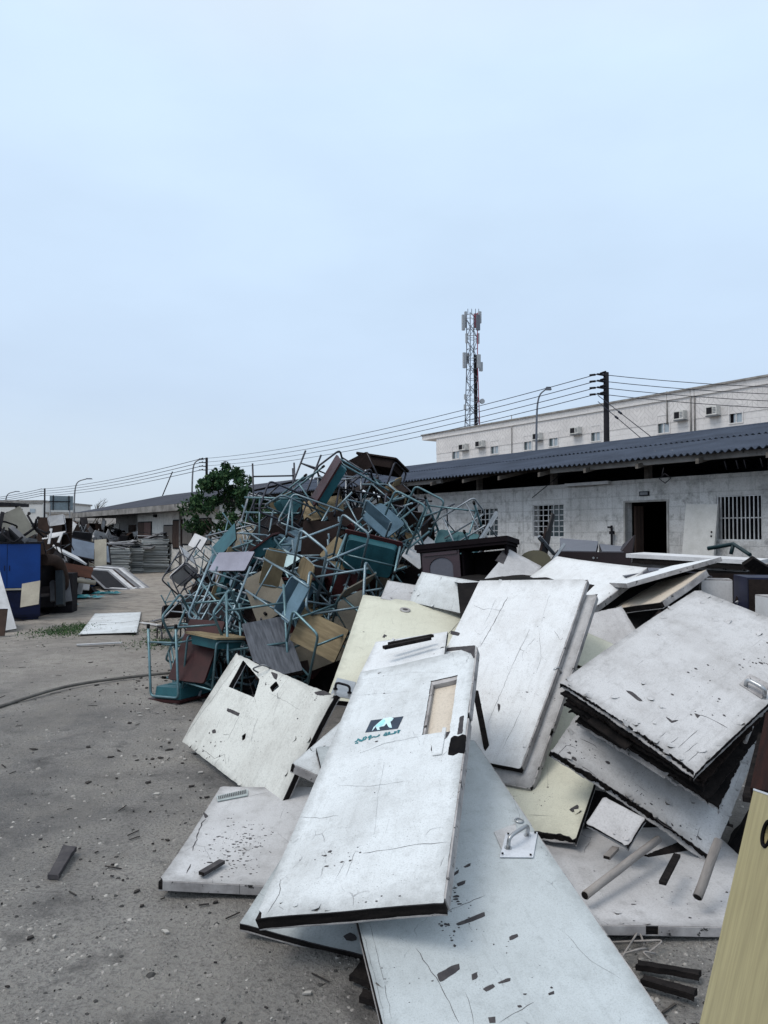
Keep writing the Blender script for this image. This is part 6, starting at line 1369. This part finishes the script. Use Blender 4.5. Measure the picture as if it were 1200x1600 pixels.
place('grey office chair', at(30, 842, 14.3), facing((-.55, -.5, -.55), .6), 'grey office chair lying upturned on top of the blue cabinet', LG)
place('black office chair', at(8, 846, 14.6), facing((.5, -.4, .4), 1.2), 'black office chair lying left of the upturned grey one', LG)
place('brown cabinet', at(86, 838, 17.5), facing((.02, .0, 1), -.35), 'open brown cabinet standing on the left heap behind the white frame', LG, .85)
place('black cabinet', at(126, 862, 19.5), facing((.1, .02, 1), .1), 'black cabinet behind the sloping blue grey door', LG)
place('black cabinet', at(88, 930, 15.6), facing((0, 0, 1), .12), 'black cabinet standing at the foot of the left heap', LG, .9)
place('grey cabinet', at(106, 926, 16.2), facing((.05, .0, 1), .3), 'grey cabinet at the foot of the left heap', LG, .8)
place('black cabinet', at(70, 938, 15.2), facing((1, .05, .05), .1), 'black cabinet lying on its side right of the blue cabinet', LG, .5)
leanboard(95, 946, 94, 893, 14.9, .13, worn('dark_slate_panel', (.022, .032, .040), (.014, .02, .026), .6, rand=0), 'narrow dark slate panel standing at the foot of the left heap', .2, .25)
leanboard(83, 940, 82, 908, 15.0, .09, J_GREY, 'pale grey upright strip left of the narrow dark slate panel', .2, .1)
leanboard(106, 940, 102, 906, 15.3, .16, J_GREY, 'grey panel right of the narrow dark slate panel', .2, .04)
leanboard(124, 928, 129, 898, 16.2, .10, J_WHITE, 'white slanting strip above the largest teal plastic film', .2, .03); leanboard(134, 922, 137, 905, 16.6, .13, J_WHITE, 'short white panel left of the sloping boards', .3, .03)
leanboard(157, 884, 157, 843, 18.0, .28, J_BEIGE, 'pale upright board in the middle of the left heap'); 
o = thing('leaning_board', 'sloping blue grey door panel left of the pale upright board', 'door', at(128, 858, 18.5), facing((.55, -.45, .7), 1.25), LG)
b_ = MB(); b_.prism(rrect(.62, 1.35, .01), -.02, .02); b_.build('panel', J_BGREY, o); b_ = MB(); b_.prism(rrect(.66, 1.39, .01), -.022, .023, 0, None, None, [rrect(.58, 1.31, .01)]); b_.build('frame', J_BLACK, o)
o = thing('table', 'white topped table tipped over with a black rounded underside', 'table', at(108, 868, 16.8), facing((.45, .15, .85), .3), LG)
b_ = MB(); b_.prism(rrect(1.0, .6, .05), .0, .035); b_.build('tabletop', J_WHITE, o); b_ = MB(); b_.tube(fillet([(-.42, -.24, 0), (-.35, -.24, -.55), (.35, -.24, -.55), (.44, -.24, 0)], .25, 6), .05, 8); b_.build('support', J_BLACK, o); b_ = MB(); b_.box((0, .2, -.2), (.8, .02, .4)); b_.build('modesty_panel', J_BLACK, o)
o = thing('sofa_arm', 'dark curved sofa side beside the blue cabinet', 'sofa', at(76, 905, 14.9), facing((.35, -.2, .9), .2), LG)
b_ = MB(); b_.tube(fillet([(-.30, 0, .45), (.10, 0, .40), (.42, 0, -.05), (.5, 0, -.3)], .3, 6), .11, 10); b_.build('rolled_arm', J_BROWN, o); b_ = MB(); b_.box((-.02, .12, .05), (.7, .1, .5)); b_.build('side_panel', J_BLACK, o)
o = thing('rusty_sheet', 'rusty brown sheet drooping above the black cabinets of the left heap', 'sheet', at(112, 890, 16.0), facing((.3, -.4, .8), -.3), LG)
b_ = MB(); b_.prism(ragged([(-.4, -.22), (.42, -.25), (.45, .2), (-.38, .25)], (.05,), .05, rl), -.01, .01); b_.build('sheet', worn('rust_brown', (.085, .038, .026), (.04, .022, .018), .9, rand=0), o); b_ = MB(); b_.tube([(-.45, -.25, -.02), (.1, -.28, -.05), (.5, -.2, -.12)], .05, 8); b_.build('rolled_edge', J_BEIGE, o)
bl = [(J_BLACK, 'blackish'), (J_WHITE, 'white edged'), (J_BROWN, 'brown'), (J_GREY, 'grey'), (J_WHITE, 'topmost white framed')]
for i, (mm, nm) in enumerate(bl):
    a0, b0 = on_ground(174 + 8 * i, 922 - .8 * i), at(139 + 6 * i, 890 - 1.4 * i, 22.6 + .25 * i); z = b0 - a0; L = z.length; z.normalize(); x = Vector((.45, .9, 0)); x = (x - z * x.dot(z)).normalized(); y = z.cross(x)
    o = thing('leaning_board', f'{nm} board of the sloping pile beside the track', 'board', a0, Matrix((x, y, z)).transposed(), 'boards sloping down to the track')
    b_ = MB(); b_.box((.2, 0, L / 2), (.8, .035, L)); b_.build('panel', mm, o)
    b_ = MB(); b_.prism([(-.2, 0), (.6, 0), (.6, L), (-.2, L)], .018, .024, 0, 0, Matrix.Rotation(math.pi / 2, 4, 'X'), [[(-.12, .1), (.52, .1), (.52, L - .1), (-.12, L - .1)]]); b_.build('rim', J_WHITE if i % 2 else J_GREY, o)
o = thing('leaning_board', 'bright blue board at the back of the sloping pile beside the track', 'board', at(134, 893, 22.3), facing((.6, -.55, .55), .4), 'boards sloping down to the track')
b_ = MB(); b_.box((0, 0, 0), (.35, 1.0, .02)); b_.build('panel', worn('bright_blue', (.02, .13, .42), (.015, .08, .28), .5, rand=0), o); b_ = MB(); b_.box((.178, 0, 0), (.006, 1.0, .024)); b_.build('edge_band', J_WHITE, o)
# three stacks of grey sheets: every sheet bundle an object
S_GREY = [worn('stacked_sheet_grey' + n_, c_, tuple(x * .55 for x in c_), .85, rand=.22, scale=3, fine=30, stretch=(1, 1, 8)) for n_, c_ in (('_pale', (.52, .545, .54)), ('_mid', (.34, .365, .37)), ('_dark', (.15, .16, .17)))]
for si, (px, pyb, Y, wd, ht, nm) in enumerate(((182, 893, 29.5, .95, 1.02, 'left'), (211, 893, 30.5, .60, .98, 'narrow middle'), (242, 891, 31.0, 1.05, 1.35, 'tallest right hand'))):
    base = at(px, pyb, Y); base.z = 0; z = 0; k = 0; n_b = 16 if si < 2 else 20
    for k in range(n_b):
        h = ht / n_b; o = thing('sheet_bundle', f'thin grey panel in the {nm} stack of panels beside the track', 'panel', base + Vector((rl.gauss(0, .03), rl.gauss(0, .03), z)), Matrix.Rotation(.25 + rl.gauss(0, .03), 3, 'Z') @ Matrix.Rotation(rl.gauss(0, .012), 3, 'Y'), f'panels of the {nm} stack')
        b_ = MB(); b_.prism(ragged([(-wd / 2, 0), (wd / 2, 0), (wd / 2, 1.1), (-wd / 2, 1.1)], (.04, .02, .02, .02), .08, rl), .004, h * rl.uniform(.55, .95)); b_.build('sheet', S_GREY[min(2, int(abs(rl.gauss(.3, .7))))], o); z += h
    for k in range(4):
        place('white lath' if k % 2 else 'grey board', base + Vector((rl.uniform(-.3, .3), .5, z + .05 + .05 * k)), facing((rl.gauss(0, .12), rl.gauss(0, .12), 1), rl.uniform(0, 3)), f'{"white lath" if k % 2 else "grey board"} lying loose on the {nm} stack of panels', 'loose boards on the panel stacks', .8)
# teal plastic scraps
TP = worn('teal_plastic_film', (.03, .30, .34), (.02, .18, .21), .35, rand=0, scale=9)
for i, (px, py, wd, dp, lab) in enumerate(((75, 954, .75, .35, 'crumpled teal plastic film in front of the blue cabinet'), (100, 947, .6, .4, 'teal plastic film at the foot of the black cabinets'), (131, 934, .9, .5, 'largest crumpled teal plastic film at the foot of the left heap'), (166, 928, .7, .3, 'small teal plastic film on the track before the sloping boards'))):
    p = on_ground(px, py); o = thing('plastic_film', lab, 'plastic film', p, None, 'teal plastic film on the track'); b_ = MB(); n_ = 12
    vs = [((i_ / n_ - .5) * wd, (j_ / n_ - .5) * dp, .02 + .09 * abs(noise.noise(Vector((i_ * .55, j_ * .55, px)))) * (1 if 0 < i_ < n_ and 0 < j_ < n_ else .1)) for j_ in range(n_ + 1) for i_ in range(n_ + 1)]
    b_.add(vs, [(j_ * 13 + i_, j_ * 13 + i_ + 1, (j_ + 1) * 13 + i_ + 1, (j_ + 1) * 13 + i_) for j_ in range(n_) for i_ in range(n_) if noise.noise(Vector((i_ * .4, j_ * .4, px * 2))) > -.25]); b_.build('film', TP, o)
# white chair frame, then the loose mass of junk
place('white chair', at(86, 840, 15.8), facing((-.2, -.3, 1), .4), 'white seated chair standing on top of the left heap', LG)
NEAR = [(25, 'above the blue cabinet'), (75, 'right behind the blue cabinet'), (120, 'near the sloping blue grey door'), (165, 'behind the pale upright board'), (215, 'behind the stacks of panels'), (300, 'by the cream outbuilding')]
lk = ['black board', 'brown board', 'white board', 'grey board', 'black cabinet', 'dark chair', 'black office chair', 'dark desk', 'grey cabinet', 'white lath', 'brown cabinet', 'beige board', 'dark frame']
def lmarch(px, py):
    d = ray(px, py); Y = 13.6
    while Y < 46:
        P = EYE + d * Y
        if P.z < left_h(P.x, P.y): return P
        Y += .06
tilts = lambda q: 'flat' if abs((q @ Vector((0, 0, 1))).z) > .7 else 'tilted'
lay_ = ['at the bottom', 'low', 'at mid height', 'high', 'on top']
for py in range(812, 930, 6):
    px = -4 + (py % 2) * 6
    while px < 255:
        x = px + rl.uniform(-6, 6); px += 9.5
        if py > 850 and x < 64: continue
        if py > 870 and x > 138: continue
        if py > 852 and x > 160: continue
        P = lmarch(x, py + rl.uniform(-3, 3))
        if P is None: continue
        kd = rl.choice(lk if py > 845 else lk + ['black board', 'dark chair', 'white lath', 'white board', 'dark frame'])
        q = facing((rl.gauss(0, .6), rl.gauss(-.2, .6), rl.gauss(.5, .6)), rl.uniform(0, 6.28))
        wh_ = next(t for lim, t in NEAR if x <= lim)
        place(kd, P + Vector((0, .1, .0)), q, f'{kd} {lay_[max(0, min(4, int(P.z / .4)))]} in the left heap {wh_}', LG, rl.uniform(.45, .85))
leanboard(-8, 838, 44, 812, 17, .7, J_BEIGE, 'pale beige board sloping up at the top of the left heap', .3); leanboard(24, 812, 62, 838, 17.5, .05, J_WHITE, 'white edged strip sloping down at the top of the left heap')
leanboard(76, 850, 80, 826, 15.4, .05, J_WHITE, 'left upright white lath on the left heap'); leanboard(91, 848, 97, 832, 15.5, .05, J_WHITE, 'right upright white lath on the left heap')
# hose across the track
hp_ = [on_ground(*p) for p in ((-40, 1115), (0, 1107), (40, 1094), (90, 1079), (140, 1069), (200, 1061), (268, 1054), (330, 1050))]
sm = []
for i in range(len(hp_) - 1):
    p0, p1, p2, p3 = hp_[max(i - 1, 0)], hp_[i], hp_[i + 1], hp_[min(i + 2, len(hp_) - 1)]
    for k in range(6):
        t = k / 6; sm.append(.5 * ((2 * p1) + (p2 - p0) * t + (2 * p0 - 5 * p1 + 4 * p2 - p3) * t * t + (3 * p1 - p0 - 3 * p2 + p3) * t ** 3) + Vector((0, 0, .02 + ground_height(p1.x, p1.y) * 0)))
b_ = MB(); b_.tube([p - sm[0] for p in sm], .017, 8); o = b_.build('hose', worn('dusty_hose', (.17, .165, .155), (.10, .095, .09), .8, rand=0, scale=9)); o.location = sm[0]; tag(o, 'grey hose running across the sand to the desk heap', 'hose')
for i, (px, py, mm, lab) in enumerate(((155, 1006, J_WHITE, 'thin pale slat lying on the track before the white sheet'), (250, 968, J_GREY, 'grey slat on the track at the left end of the desk heap'), (235, 975, J_WHITE, 'small pale scrap board by the weeds at the desk heap'))):
    p = on_ground(px, py, .01); o = thing('loose_slat', lab, 'slat', p, Matrix.Rotation(.4 + i, 3, 'Z'), 'scraps lying on the track'); b_ = MB(); b_.prism(ragged([(-.3, -.04), (.3, -.03), (.32, .04), (-.3, .05)], (.02,), .05, rl), -.008, .01); b_.build('plank', mm, o)
for pr in list(PROTO):
    if pr not in used_proto:
        for ch in list(PROTO[pr].children): bpy.data.objects.remove(ch)
        bpy.data.objects.remove(PROTO[pr])
